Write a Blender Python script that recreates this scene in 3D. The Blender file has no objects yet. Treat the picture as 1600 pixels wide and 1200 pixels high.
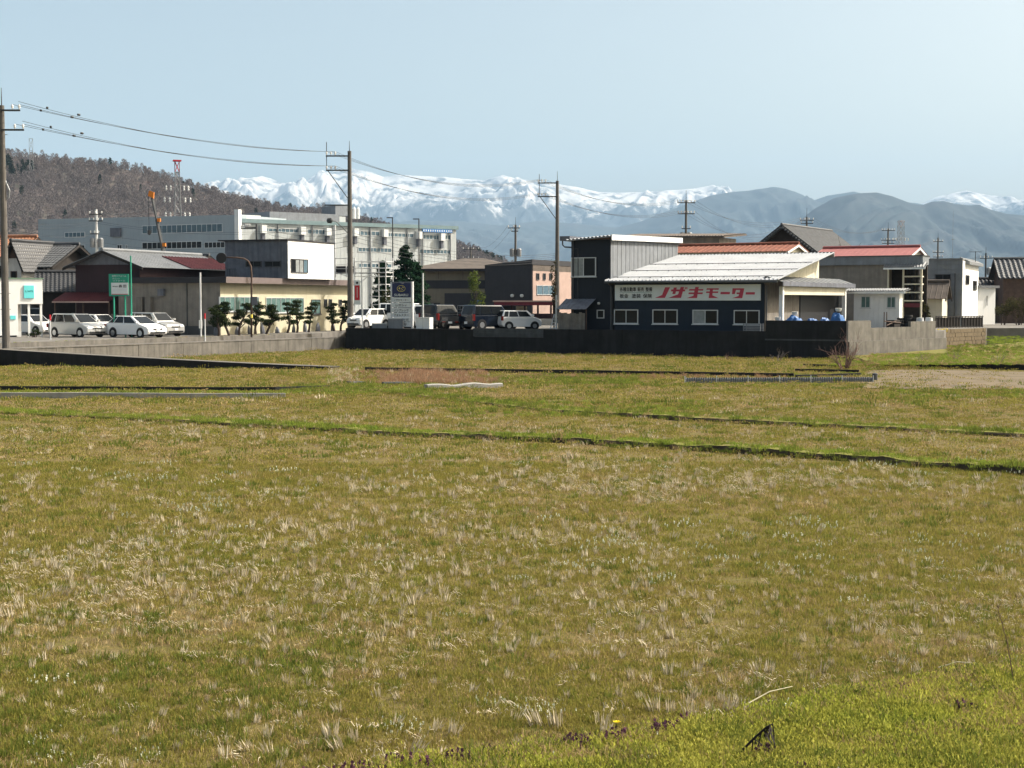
import bpy, bmesh, math, random
import numpy as np
from mathutils import Vector, Matrix, noise
random.seed(7); RNG = np.random.default_rng(7)
SC = bpy.context.scene
COL = SC.collection
R = math.radians

# ------------------------------------------------------------------ camera
FPX, HOR, CAMH = 2312.0, 470.0, 3.6          # focal length and horizon in photo pixels, eye height above the paddies
PITCH = math.atan((600 - HOR) / FPX)
cam_d = bpy.data.cameras.new('camera'); cam = bpy.data.objects.new('camera', cam_d); COL.objects.link(cam)
cam_d.sensor_width = 36; cam_d.lens = 36 * FPX / 1600
cam_d.clip_start = 0.1; cam_d.clip_end = 80000
cam.location = (0, 0, CAMH); cam.rotation_euler = (math.pi / 2 - PITCH, 0, 0)
SC.camera = cam
# ------------------------------------------------------------------ sky, sun, exposure
SUN_AZ, SUN_EL = 12, 43                        # degrees from +X towards +Y, degrees above the horizon
W = bpy.data.worlds.new('World'); SC.world = W; W.use_nodes = True
wn = W.node_tree.nodes; wl = W.node_tree.links
sky = wn.new('ShaderNodeTexSky'); sky.sky_type = 'NISHITA'; sky.sun_disc = False
sky.sun_elevation = R(SUN_EL); sky.sun_rotation = R(90 - SUN_AZ)
sky.altitude = 0; sky.air_density = 0.65; sky.dust_density = 5.0; sky.ozone_density = 0.0
tint = wn.new('ShaderNodeMix'); tint.data_type = 'RGBA'; tint.blend_type = 'MULTIPLY'; tint.inputs[0].default_value = 1.0; tint.inputs[7].default_value = (1.06, 1.02, .81, 1)   # white balance of the daylight
wl.new(sky.outputs[0], tint.inputs[6]); wl.new(tint.outputs[2], wn['Background'].inputs[0]); wn['Background'].inputs[1].default_value = 0.144
sun_d = bpy.data.lights.new('sun', 'SUN'); sun = bpy.data.objects.new('sun', sun_d); COL.objects.link(sun)
sun_d.energy = 4.0; sun_d.angle = R(0.53); sun_d.color = (1.0, 0.95, 0.88)
sun.location = (60, 20, 80)
sun.rotation_euler = Vector((math.cos(R(SUN_EL)) * math.cos(R(SUN_AZ)), math.cos(R(SUN_EL)) * math.sin(R(SUN_AZ)), math.sin(R(SUN_EL)))).to_track_quat('Z', 'Y').to_euler()
vs = SC.view_settings; vs.view_transform = 'Standard'; vs.look = 'None'; vs.exposure = 0.95; vs.gamma = 1.0; vs.use_curve_mapping = False
SC.cycles.use_denoising = True; SC.cycles.max_bounces = 6; SC.cycles.volume_bounces = 0
SC.cycles.diffuse_bounces = 3; SC.cycles.transparent_max_bounces = 12

# ------------------------------------------------------------------ pixels of the photograph to places
def ray(px, py):
    x = (px - 800) / FPX; y = (600 - py) / FPX
    c, s = math.cos(PITCH), math.sin(PITCH)
    return Vector((x, c + y * s, -s + y * c))
EYE = Vector((0, 0, CAMH))
def gp(px, py, z=0.0):
    d = ray(px, py); t = (z - CAMH) / d.z
    return EYE + d * t
def at(px, py, Y):
    d = ray(px, py); return EYE + d * (Y / d.y)

# ------------------------------------------------------------------ materials
MATS = {}
def mk(name, col, rough=0.8, var=0.18, scale=1.5, streak=0.0, bump=0.0, metal=0.0, spec=0.3, col2=None, speck=0.0, coat=0.0):
    m = bpy.data.materials.new(name); m.use_nodes = True; MATS[name] = m
    nt = m.node_tree; n = nt.nodes; l = nt.links; b = n['Principled BSDF']
    b.inputs['Roughness'].default_value = rough; b.inputs['Metallic'].default_value = metal
    b.inputs['Specular IOR Level'].default_value = spec
    if coat: b.inputs['Coat Weight'].default_value = coat; b.inputs['Coat Roughness'].default_value = 0.05
    c = Vector(col[:3]); c2 = Vector(col2[:3]) if col2 else c * (1 - 2.0 * var)
    if var <= 0 and not col2:
        b.inputs['Base Color'].default_value = (*c, 1); return m
    g = n.new('ShaderNodeNewGeometry')
    nz = n.new('ShaderNodeTexNoise'); nz.inputs['Scale'].default_value = scale; nz.inputs['Detail'].default_value = 8; nz.inputs['Roughness'].default_value = 0.65
    l.new(g.outputs['Position'], nz.inputs['Vector'])
    rp = n.new('ShaderNodeMapRange'); rp.inputs[1].default_value = 0.3; rp.inputs[2].default_value = 0.72
    l.new(nz.outputs['Fac'], rp.inputs[0])
    mx = n.new('ShaderNodeMix'); mx.data_type = 'RGBA'
    top = c if col2 else c * (1 + var * .4)
    mx.inputs[6].default_value = (*top, 1); mx.inputs[7].default_value = (*c2, 1)
    l.new(rp.outputs[0], mx.inputs[0]); out = mx.outputs[2]
    if streak:
        mp = n.new('ShaderNodeMapping'); mp.inputs['Scale'].default_value = (3.0, 3.0, 0.22)
        l.new(g.outputs['Position'], mp.inputs[0])
        n2 = n.new('ShaderNodeTexNoise'); n2.inputs['Scale'].default_value = 1.3; n2.inputs['Detail'].default_value = 6
        l.new(mp.outputs[0], n2.inputs['Vector'])
        r2 = n.new('ShaderNodeMapRange'); r2.inputs[1].default_value = 0.45; r2.inputs[2].default_value = 0.75; r2.inputs[4].default_value = streak
        l.new(n2.outputs['Fac'], r2.inputs[0])
        m2 = n.new('ShaderNodeMix'); m2.data_type = 'RGBA'; l.new(r2.outputs[0], m2.inputs[0]); l.new(out, m2.inputs[6])
        m2.inputs[7].default_value = (*(c * 0.3), 1); out = m2.outputs[2]
    l.new(out, b.inputs['Base Color'])
    if bump:
        bp = n.new('ShaderNodeBump'); bp.inputs['Strength'].default_value = bump; bp.inputs['Distance'].default_value = 0.03
        n3 = n.new('ShaderNodeTexNoise'); n3.inputs['Scale'].default_value = scale * 9; n3.inputs['Detail'].default_value = 6
        l.new(g.outputs['Position'], n3.inputs['Vector']); l.new(n3.outputs['Fac'], bp.inputs['Height']); l.new(bp.outputs[0], b.inputs['Normal'])
    return m
def leafmat(name, a, b_, transl=0.3, world=0.6, wscale=0.25, spread_=.28):
    """foliage: colour varies from piece to piece and slowly over the ground"""
    m = bpy.data.materials.new(name); m.use_nodes = True; MATS[name] = m
    nt = m.node_tree; n = nt.nodes; l = nt.links; n.clear()
    o = n.new('ShaderNodeOutputMaterial'); oi = n.new('ShaderNodeObjectInfo'); g = n.new('ShaderNodeNewGeometry')
    nz = n.new('ShaderNodeTexNoise'); nz.inputs['Scale'].default_value = wscale; nz.inputs['Detail'].default_value = 5
    l.new(g.outputs['Position'], nz.inputs['Vector'])
    rp = n.new('ShaderNodeMapRange'); rp.inputs[1].default_value = .33; rp.inputs[2].default_value = .67; l.new(nz.outputs['Fac'], rp.inputs[0])
    ms = n.new('ShaderNodeMix'); ms.data_type = 'FLOAT'; ms.inputs[0].default_value = world
    l.new(oi.outputs['Random'], ms.inputs[2]); l.new(rp.outputs[0], ms.inputs[3])
    mx = n.new('ShaderNodeMix'); mx.data_type = 'RGBA'; mx.inputs[6].default_value = (*a, 1); mx.inputs[7].default_value = (*b_, 1)
    l.new(ms.outputs[0], mx.inputs[0])
    rd = n.new('ShaderNodeMapRange'); rd.inputs[3].default_value = 1 - spread_; rd.inputs[4].default_value = 1 + spread_; l.new(g.outputs['Random Per Island'], rd.inputs[0])
    hs = n.new('ShaderNodeHueSaturation'); l.new(mx.outputs[2], hs.inputs['Color']); l.new(rd.outputs[0], hs.inputs['Value'])
    df = n.new('ShaderNodeBsdfDiffuse'); tr = n.new('ShaderNodeBsdfTranslucent'); sh = n.new('ShaderNodeMixShader'); sh.inputs[0].default_value = transl
    l.new(hs.outputs[0], df.inputs[0]); l.new(hs.outputs[0], tr.inputs[0]); l.new(df.outputs[0], sh.inputs[1]); l.new(tr.outputs[0], sh.inputs[2])
    l.new(sh.outputs[0], o.inputs[0]); return m

mk('navy_wall', (.013, .017, .026), .55, .15, streak=.3, spec=.2)
mk('blue_wall', (.012, .021, .036), .5, .15, streak=.3, spec=.2)
mk('grey_metal_wall', (.20, .215, .235), .6, .12, streak=.3)
mk('white_metal', (.74, .75, .74), .5, .06, streak=.15)
mk('roof_white', (.33, .35, .378), .55, .12, 0.8, streak=.0)
mk('alu', (.55, .57, .58), .4, .08, metal=.3)
mk('alu_dark', (.06, .06, .065), .45, .1)
mk('glass', (.014, .016, .018), .08, .0, spec=.22)
mk('car_glass', (.012, .014, .016), .12, 0, spec=.25)
mk('glass_curtain', (.28, .30, .30), .25, .2, 2.0)
mk('glass_teal', (.11, .185, .175), .12, .2, 1.2)
mk('glass_blue', (.10, .16, .2), .08, .15, 1.2)
mk('concrete', (.165, .153, .135), .9, .22, 1.1, streak=.55, bump=.25)
mk('concrete_pale', (.33, .32, .295), .9, .15, 1.5, streak=.3, bump=.2)
mk('concrete_black', (.022, .022, .023), .92, .3, 1.0, streak=.7, bump=.3)
mk('concrete_block', (.085, .09, .095), .92, .25, 1.4, streak=.4, bump=.3)
mk('asphalt', (.16, .155, .145), .95, .15, 0.6, bump=.15)
mk('lot_gravel', (.17, .16, .145), .95, .25, 0.7, bump=.3)
mk('soil_brown', (.15, .115, .07), .97, .2, 0.6, bump=.5)
mk('beige_wall', (.48, .445, .325), .85, .06, 0.6, streak=.12)
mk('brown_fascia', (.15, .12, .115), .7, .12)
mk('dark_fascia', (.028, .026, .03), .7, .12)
mk('white_wall', (.82, .82, .80), .8, .04, 0.6, streak=.05)
mk('zinc_wall', (.15, .16, .19), .55, .2, streak=.6)
mk('cream_wall', (.62, .58, .46), .85, .08, streak=.15)
mk('shop_white', (.84, .84, .81), .8, .03)
mk('maroon_wall', (.035, .017, .021), .7, .15, streak=.3)
mk('maroon', (.13, .018, .03), .55, .15)
mk('maroon_roof', (.11, .03, .035), .6, .2)
mk('grey_roof', (.19, .20, .21), .55, .15)
mk('rust_red_roof', (.24, .088, .055), .7, .25, 2.0, streak=.2)
mk('pink_red_roof', (.29, .105, .10), .65, .1)
mk('tile_black', (.04, .042, .047), .6, .25, 2.5, spec=.5)
mk('tile_grey', (.085, .09, .097), .6, .25, 2.5, spec=.5)
mk('tile_orange', (.42, .20, .11), .55, .3, 3.0)
mk('plaster', (.62, .60, .56), .85, .1, streak=.2)
mk('timber', (.10, .065, .05), .8, .25, 3.0, streak=.3)
mk('timber_dark', (.03, .025, .022), .8, .2, 3.0)
mk('board_grey', (.20, .18, .155), .85, .2, 2.0, streak=.5)
mk('tan_wall', (.20, .175, .13), .85, .08, streak=.15)
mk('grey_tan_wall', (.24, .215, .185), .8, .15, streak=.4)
mk('slate_wall', (.036, .036, .042), .7, .1, streak=.15)
mk('pink_wall', (.40, .29, .25), .8, .08)
mk('brown_roof', (.12, .10, .085), .85, .2)
mk('factory_grey', (.33, .38, .41), .75, .06, 0.2, streak=.12)
mk('factory_white', (.46, .49, .49), .65, .07, 0.4, streak=.25)
mk('factory_teal', (.17, .245, .26), .6, .1)
mk('pole_concrete', (.13, .12, .108), .85, .15, 2, streak=.35)
mk('steel', (.26, .27, .28), .5, .15, metal=.4)
mk('steel_dark', (.06, .065, .07), .6, .15)
mk('insulator', (.62, .62, .60), .35, .05)
mk('wire', (.03, .032, .036), .6, 0)
mk('pipe_white', (.62, .63, .63), .5, .1)
mk('green_paint', (.03, .30, .20), .5, .08)
mk('sign_white', (.66, .70, .70), .5, .04)
mk('sign_offwhite', (.60, .63, .64), .5, .04)  # slightly greyer white for name strips, small lettering and faint marks
mk('sign_red', (.46, .045, .085), .5, .05)
mk('sign_black', (.012, .012, .014), .5, 0)
mk('sign_navy', (.012, .018, .075), .45, .06)
mk('sign_yellow', (.75, .62, .12), .5, 0)
mk('sign_cyan', (.16, .70, .72), .5, .04)
mk('sign_blue', (.03, .16, .42), .5, .05)
mk('letter_teal', (.02, .16, .15), .5, 0)
mk('red_paint', (.52, .025, .035), .5, .06)
mk('orange_paint', (.62, .20, .02), .5, .1)
mk('tarp_blue', (.03, .13, .36), .45, .2, 3.0, bump=.4)
mk('tyre', (.018, .018, .019), .85, 0)
mk('rim', (.5, .51, .52), .3, 0, metal=.7)
mk('plastic_black', (.02, .02, .022), .5, 0)
mk('lamp_glass', (.75, .77, .78), .12, 0, spec=.6)
mk('tail_red', (.16, .012, .010), .2, 0)
mk('car_white', (.80, .80, .79), .25, 0, coat=.6)
mk('car_silver', (.48, .48, .47), .3, 0, metal=.35, coat=.6)
mk('car_black', (.010, .012, .015), .25, 0, coat=.7)
mk('car_navy', (.008, .013, .024), .25, 0, coat=.7)
mk('bark', (.075, .055, .045), .9, .25, 6)
mk('bark_pale', (.20, .165, .145), .9, .2, 6)
mk('twig_red', (.17, .10, .085), .9, .2, 6)
mk('dead_black', (.018, .014, .012), .9, .2, 6)
mk('straw_stick', (.36, .33, .22), .8, .15, 6)
leafmat('leaf_niwaki', (.016, .026, .011), (.036, .048, .020), .2, .3)
leafmat('leaf_conifer', (.010, .028, .016), (.022, .05, .026), .15, .3)
leafmat('leaf_yellow', (.16, .16, .03), (.09, .12, .03), .3, .3)
leafmat('leaf_hedge', (.03, .04, .016), (.07, .06, .03), .2, .4)
leafmat('grass_field', (.20, .20, .038), (.27, .215, .068), .4, .55, .16)
leafmat('grass_green', (.095, .135, .026), (.175, .19, .04), .4, .5, .5)
leafmat('grass_lush', (.28, .315, .048), (.40, .365, .085), .48, .5, .5)
leafmat('grass_dry', (.38, .29, .15), (.30, .215, .10), .3, .4, .3)
leafmat('stubble', (.58, .51, .38), (.40, .34, .24), .2, .3, .6)
leafmat('grass_ridge', (.15, .22, .035), (.24, .27, .05), .42, .5, .5)
leafmat('reed', (.36, .225, .14), (.26, .16, .10), .3, .4, .6)
leafmat('henbit', (.13, .055, .09), (.08, .04, .06), .3, .3, 2)
leafmat('weed_white', (.55, .56, .46), (.38, .40, .28), .3, .4, .6)
leafmat('yellow_flower', (.75, .60, .03), (.70, .52, .03), .2, .2, 2)
leafmat('tree_bare', (.19, .168, .165), (.15, .138, .144), .1, .65, .012, .12)
leafmat('tree_ever', (.03, .045, .035), (.05, .06, .045), .1, .5, .012)

# ------------------------------------------------------------------ mesh builder
class MB:
    def __init__(s): s.v = []; s.f = []
    def add(s, vs_, fs): o = len(s.v); s.v += [tuple(p) for p in vs_]; s.f += [tuple(i + o for i in f) for f in fs]; return s
    def hexa(s, p): return s.add(p, [(0, 3, 2, 1), (4, 5, 6, 7), (0, 1, 5, 4), (1, 2, 6, 5), (2, 3, 7, 6), (3, 0, 4, 7)])
    def box(s, x0, x1, y0, y1, z0, z1):
        return s.hexa([(x0, y0, z0), (x1, y0, z0), (x1, y1, z0), (x0, y1, z0), (x0, y0, z1), (x1, y0, z1), (x1, y1, z1), (x0, y1, z1)])
    def fbox(s, F, x0, x1, z0, z1, d0, d1):
        return s.hexa([F(x0, z0, d0), F(x1, z0, d0), F(x1, z0, d1), F(x0, z0, d1), F(x0, z1, d0), F(x1, z1, d0), F(x1, z1, d1), F(x0, z1, d1)])
    def prism(s, a, b):
        """two matching polygons joined to a solid"""
        k = len(a)
        return s.add(list(a) + list(b), [tuple(range(k))[::-1], tuple(range(k, 2 * k))] + [(i, (i + 1) % k, k + (i + 1) % k, k + i) for i in range(k)])
    def slab(s, poly, t):
        """planar polygon given thickness t downward"""
        return s.prism([(p[0], p[1], p[2] - t) for p in poly], poly)
    def poly(s, pts): return s.add(pts, [tuple(range(len(pts)))])
    def tube(s, pts, r0, r1=None, n=6, cap=True):
        r1 = r0 if r1 is None else r1; pts = [Vector(p) for p in pts]; k = len(pts); vs_ = []; fs = []
        for i, p in enumerate(pts):
            t = (pts[min(i + 1, k - 1)] - pts[max(i - 1, 0)])
            t = t.normalized() if t.length > 1e-9 else Vector((0, 0, 1))
            a = t.cross(Vector((0, 0, 1)) if abs(t.z) < .9 else Vector((1, 0, 0))).normalized(); b = t.cross(a)
            r = r0 + (r1 - r0) * i / max(1, k - 1)
            for j in range(n):
                th = 2 * math.pi * j / n; vs_.append(p + a * (r * math.cos(th)) + b * (r * math.sin(th)))
        for i in range(k - 1):
            for j in range(n):
                fs.append((i * n + j, i * n + (j + 1) % n, (i + 1) * n + (j + 1) % n, (i + 1) * n + j))
        if cap: fs += [tuple(range(n))[::-1], tuple(range((k - 1) * n, k * n))]
        return s.add(vs_, fs)
    def lathe(s, prof, n=16, axis='z', c=(0, 0, 0)):
        """prof: list of (r, h)"""
        vs_ = []; fs = []; k = len(prof)
        for (r, h) in prof:
            for j in range(n):
                th = 2 * math.pi * j / n; x, y = r * math.cos(th), r * math.sin(th)
                p = (x, y, h) if axis == 'z' else ((x, h, y) if axis == 'y' else (h, x, y))
                vs_.append((p[0] + c[0], p[1] + c[1], p[2] + c[2]))
        for i in range(k - 1):
            for j in range(n): fs.append((i * n + j, i * n + (j + 1) % n, (i + 1) * n + (j + 1) % n, (i + 1) * n + j))
        fs += [tuple(range(n))[::-1], tuple(range((k - 1) * n, k * n))]
        return s.add(vs_, fs)
    def build(s, name, mat, parent=None, smooth=False, recalc=True, loc=None, rotz=0):
        me = bpy.data.meshes.new(name); me.from_pydata(s.v, [], s.f)
        if recalc:
            bm = bmesh.new(); bm.from_mesh(me); bmesh.ops.recalc_face_normals(bm, faces=bm.faces); bm.to_mesh(me); bm.free()
        if smooth: me.polygons.foreach_set('use_smooth', [True] * len(me.polygons))
        if isinstance(mat, str): me.materials.append(MATS[mat])
        o = bpy.data.objects.new(name, me); COL.objects.link(o)
        if parent is not None: o.parent = parent
        if loc is not None: o.location = loc
        if rotz: o.rotation_euler.z = rotz
        return o
def tag(o, label, cat, group=None):
    o['label'] = label; o['category'] = cat
    if group: o['group'] = group
    return o
def struct(o): o['kind'] = 'structure'; return o
def thing(name, label, cat, loc=(0, 0, 0), rotz=0, group=None):
    o = bpy.data.objects.new(name, None); o.empty_display_size = .3; COL.objects.link(o); o.location = loc; o.rotation_euler.z = rotz
    return tag(o, label, cat, group)
def kids(o): return [c for c in bpy.data.objects if c.parent is o]
def copy_tree(o, parent=None):
    c = o.copy(); COL.objects.link(c); c.parent = parent
    for ch in list(o.children): copy_tree(ch, c)
    return c

class Fr:
    """a building's own axes: a along the front, b into the depth, z up; origin = front corner on the ground"""
    def __init__(s, O, ang):
        s.O = Vector((O[0], O[1], O[2] if len(O) > 2 else 0)); s.ang = R(ang); c, n = math.cos(s.ang), math.sin(s.ang)
        s.u = Vector((c, n, 0)); s.v = Vector((-n, c, 0))
    def front(s, px, py, b=0.0):
        d = ray(px, py); P = s.O + s.v * b; t = (P - EYE).dot(s.v) / d.dot(s.v); q = EYE + d * t - s.O
        return q.dot(s.u), q.z
    def side(s, px, py, a=0.0):
        d = ray(px, py); P = s.O + s.u * a; t = (P - EYE).dot(s.u) / d.dot(s.u); q = EYE + d * t - s.O
        return q.dot(s.v), q.z
    def A(s, px, b=0.0): return s.front(px, 480, b)[0]
    def B(s, px, a=0.0): return s.side(px, 480, a)[0]
    def Z(s, px, py, b=0.0): return s.front(px, py, b)[1]
    def ZS(s, px, py, a=0.0): return s.side(px, py, a)[1]
    def world(s, a, b, z=0): return s.O + s.u * a + s.v * b + Vector((0, 0, z))
    def thing(s, name, label, cat, group=None): return thing(name, label, cat, s.O, s.ang, group)
FRONT = lambda b=0.0: (lambda x, z, d: (x, b - d, z))
RIGHT = lambda a=0.0: (lambda x, z, d: (a + d, x, z))
LEFT = lambda a=0.0: (lambda x, z, d: (a - d, x, z))
def window(parent, F, x0, x1, z0, z1, n=2, frame='alu', glass='glass', fw=.06, sill=False, glasses=None, name='window'):
    m = MB()
    m.fbox(F, x0, x1, z0, z0 + fw, -.02, .07).fbox(F, x0, x1, z1 - fw, z1, -.02, .07)
    m.fbox(F, x0, x0 + fw, z0 + fw, z1 - fw, -.02, .07).fbox(F, x1 - fw, x1, z0 + fw, z1 - fw, -.02, .07)
    wv = (x1 - x0 - 2 * fw) / n
    for i in range(1, n): xm = x0 + fw + i * wv; m.fbox(F, xm - fw * .4, xm + fw * .4, z0 + fw, z1 - fw, -.02, .06)
    w = m.build(name, frame, parent)
    for i in range(n):
        g = glasses[i % len(glasses)] if glasses else glass
        xa = x0 + fw + i * wv + (fw * .4 if i else 0); xb = x0 + fw + (i + 1) * wv - (fw * .4 if i < n - 1 else 0)
        MB().fbox(F, xa, xb, z0 + fw, z1 - fw, -.01, .025 + .012 * (i % 2)).build('pane', g, w)
    if sill: MB().fbox(F, x0 - .05, x1 + .05, z0 - .06, z0 - .003, -.02, .13).build('sill', frame, w)
    return w
def lettering(parent, s, F, xc, zc, w, h, d, mat, name='lettering'):
    cu = bpy.data.curves.new('t', 'FONT'); cu.body = s; cu.resolution_u = 3
    ob = bpy.data.objects.new('t', cu); COL.objects.link(ob)
    dg = bpy.context.evaluated_depsgraph_get(); dg.update(); me = ob.evaluated_get(dg).to_mesh()
    P = [tuple(v.co) for v in me.vertices]; fs = [tuple(p.vertices) for p in me.polygons]
    bpy.data.objects.remove(ob); bpy.data.curves.remove(cu)
    xs = [p[0] for p in P]; ys = [p[1] for p in P]; x0, x1, y0, y1 = min(xs), max(xs), min(ys), max(ys)
    m = MB(); th = h * .022 * (1 if '\n' not in s else .3)
    for k, (ox, oz) in enumerate(((-th, 0), (th, 0), (0, th), (0, -th))): m.add([F(ox + xc + ((p[0] - x0) / (x1 - x0) - .5) * w, oz + zc + ((p[1] - y0) / (y1 - y0) - .5) * h, d + .0015 * k) for p in P], fs)
    return m.build(name, mat, parent, recalc=False)
def ribbed(poly4, n, amp, th=.03):
    """sheet over the quad p0,p1 (eave) p3,p2 (ridge) with n raised seams running up the slope"""
    p0, p1, p2, p3 = [Vector(p) for p in poly4]; nor = (p1 - p0).cross(p3 - p0).normalized()
    if nor.z < 0: nor = -nor
    m = MB(); m.prism([tuple(p - nor * th) for p in (p0, p1, p2, p3)], [tuple(p) for p in (p0, p1, p2, p3)])
    for i in range(n + 1):
        t = i / n; a = p0.lerp(p1, t); b = p3.lerp(p2, t); w = (p1 - p0).normalized() * .035
        m.prism([tuple(a - w), tuple(a + w), tuple(b + w), tuple(b - w)], [tuple(a - w * .5 + nor * amp), tuple(a + w * .5 + nor * amp), tuple(b + w * .5 + nor * amp), tuple(b - w * .5 + nor * amp)])
    return m
def wavy(poly4, pitch, amp, rows=0, th=.05, ss=4):
    """corrugated or tiled sheet: waves across, optional tile steps up the slope"""
    p0, p1, p2, p3 = [Vector(p) for p in poly4]; nor = (p1 - p0).cross(p3 - p0).normalized()
    if nor.z < 0: nor = -nor
    nx = max(2, int((p1 - p0).length / pitch)) * ss; levels = []
    if rows:
        for j in range(rows): levels += [(j / rows, .03), ((j + 1) / rows - .001, 0.0)]
    else: levels = [(0, 0), (1, 0)]
    m = MB(); vs_ = []; fs = []
    for (t, st) in levels:
        a = p0.lerp(p3, t); b = p1.lerp(p2, t)
        for i in range(nx + 1):
            vs_.append(a.lerp(b, i / nx) + nor * (amp * math.cos(2 * math.pi * i / ss) + st))
    w = nx + 1
    for j in range(len(levels) - 1):
        for i in range(nx): fs.append((j * w + i, j * w + i + 1, (j + 1) * w + i + 1, (j + 1) * w + i))
    m.add(vs_, fs)
    m.prism([tuple(p - nor * (th + amp)) for p in (p0, p1, p2, p3)], [tuple(p - nor * (amp + .004)) for p in (p0, p1, p2, p3)])
    return m
# ================================================================== land
def ground_material(name, cols, sc=(0.12, 0.9, 6.0), bump=.6, thresh=(.35, .65)):
    m = bpy.data.materials.new(name); m.use_nodes = True; MATS[name] = m
    nt = m.node_tree; n = nt.nodes; l = nt.links; b = n['Principled BSDF']; b.inputs['Roughness'].default_value = .97; b.inputs['Specular IOR Level'].default_value = .05
    g = n.new('ShaderNodeNewGeometry'); out = None
    for i, c in enumerate(cols[1:]):
        nz = n.new('ShaderNodeTexNoise'); nz.inputs['Scale'].default_value = sc[i]; nz.inputs['Detail'].default_value = 8; nz.inputs['Roughness'].default_value = .6
        l.new(g.outputs['Position'], nz.inputs['Vector'])
        rp = n.new('ShaderNodeMapRange'); rp.inputs[1].default_value = thresh[0]; rp.inputs[2].default_value = thresh[1]; l.new(nz.outputs['Fac'], rp.inputs[0])
        mx = n.new('ShaderNodeMix'); mx.data_type = 'RGBA'; l.new(rp.outputs[0], mx.inputs[0]); mx.inputs[7].default_value = (*c, 1)
        if out is None: mx.inputs[6].default_value = (*cols[0], 1)
        else: l.new(out, mx.inputs[6])
        out = mx.outputs[2]
    l.new(out, b.inputs['Base Color'])
    if bump:
        bp = n.new('ShaderNodeBump'); bp.inputs['Strength'].default_value = bump; bp.inputs['Distance'].default_value = .05
        n3 = n.new('ShaderNodeTexNoise'); n3.inputs['Scale'].default_value = 14; n3.inputs['Detail'].default_value = 5
        l.new(g.outputs['Position'], n3.inputs['Vector']); l.new(n3.outputs['Fac'], bp.inputs['Height']); l.new(bp.outputs[0], b.inputs['Normal'])
    return m
ground_material('paddy', [(.12, .105, .034), (.15, .112, .045), (.105, .10, .028), (.13, .10, .05)], sc=(.11, .7, 5.0))
ground_material('grass_bank', [(.16, .17, .035), (.21, .19, .06), (.22, .17, .09), (.12, .13, .035)], sc=(.3, 1.2, 7.0))
ground_material('soil', [(.06, .048, .034), (.09, .07, .045), (.04, .034, .026)], sc=(.8, 5.0, 9.0))
ground_material('forest', [(.13, .10, .095), (.10, .085, .085), (.08, .08, .07)], sc=(.01, .05, .1), bump=0)
ground_material('far_forest', [(.040, .050, .054), (.056, .058, .058), (.030, .040, .042)], sc=(.0016, .006, .02), bump=0)

struct(MB().poly([(-25000, -900, -.03), (25000, -900, -.03), (25000, 22500, -.03), (-25000, 22500, -.03)]).build('ground', 'paddy', recalc=False))

# --- the raised car lot, the yard on the left, the road between
WA, WC, WE = gp(540, 546), gp(1323, 561), gp(1478, 552)
LOTZ = 1.52
lot = [(WA.x + .1, WA.y + .22), (WC.x - .02, WC.y + .3), (WE.x - .12, WE.y + .14), (31.45, 107.25), (36.2, 112.8), (62, 117), (110, 240), (110, 600), (-330, 600), (-330, 131), (-14, 131)]
def pslab(poly, z, z0=-.2): return MB().prism([(x, y, z0) for x, y in poly], [(x, y, z) for x, y in poly])
struct(pslab(lot, LOTZ).build('car_lot', 'lot_gravel'))
Q0 = Vector((-27, 86, 0)); QD = Vector((.507, .862, 0)); QN = Vector((-.862, .507, 0))
Q1 = Q0 + QD * 28.4
def qp(s, n): p = Q0 + QD * s + QN * n; return (p.x, p.y)
struct(pslab([qp(-40, .2), qp(29.5, .2), qp(29.5, 2.9), qp(-40, 2.9)], .84).build('road', 'asphalt'))
YZ = 1.1
struct(pslab([qp(-40, 2.9), qp(29.5, 2.9), (-14.05, 131), (-140, 131), (-140, 60)], YZ).build('yard', 'lot_gravel'))
# ramp from the road down to the field
rp0, rp1 = gp(-60, 570), gp(517, 577)
def ramp():
    a0, a1 = Vector((rp0.x, rp0.y, 0)), Vector((rp1.x, rp1.y, 0)); off = Vector((.35, 1.3, 0)); T = []; Bm = []
    n = 10; m = MB()
    for i in range(n + 1):
        t = i / n; p = a0.lerp(a1, t); z = .13 + .86 * (1 - t) ** 1.25
        T.append((p, z))
    top = [(p.x, p.y, z) for p, z in T] + [(p.x + off.x, p.y + off.y, z - .02) for p, z in reversed(T)]
    bot = [(x, y, -.1) for x, y, z in top]
    k = len(top); m.add(bot + top, [(i, (i + 1) % k, k + (i + 1) % k, k + i) for i in range(k)])
    for i in range(n): m.f.append((k + i, k + i + 1, k + k - 2 - i, k + k - 1 - i))
    r = m.build('ramp', 'concrete_black'); struct(r)
    s = MB(); s.add([(x + (0.02 if i <= n else 0), y + (.14 if i <= n else 0), z + .006) for i, (x, y, z) in enumerate(top)], [(i, i + 1, k - 2 - i, k - 1 - i) for i in range(n)])
    s.build('ramp_surface', 'concrete', r)
ramp()

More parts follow.
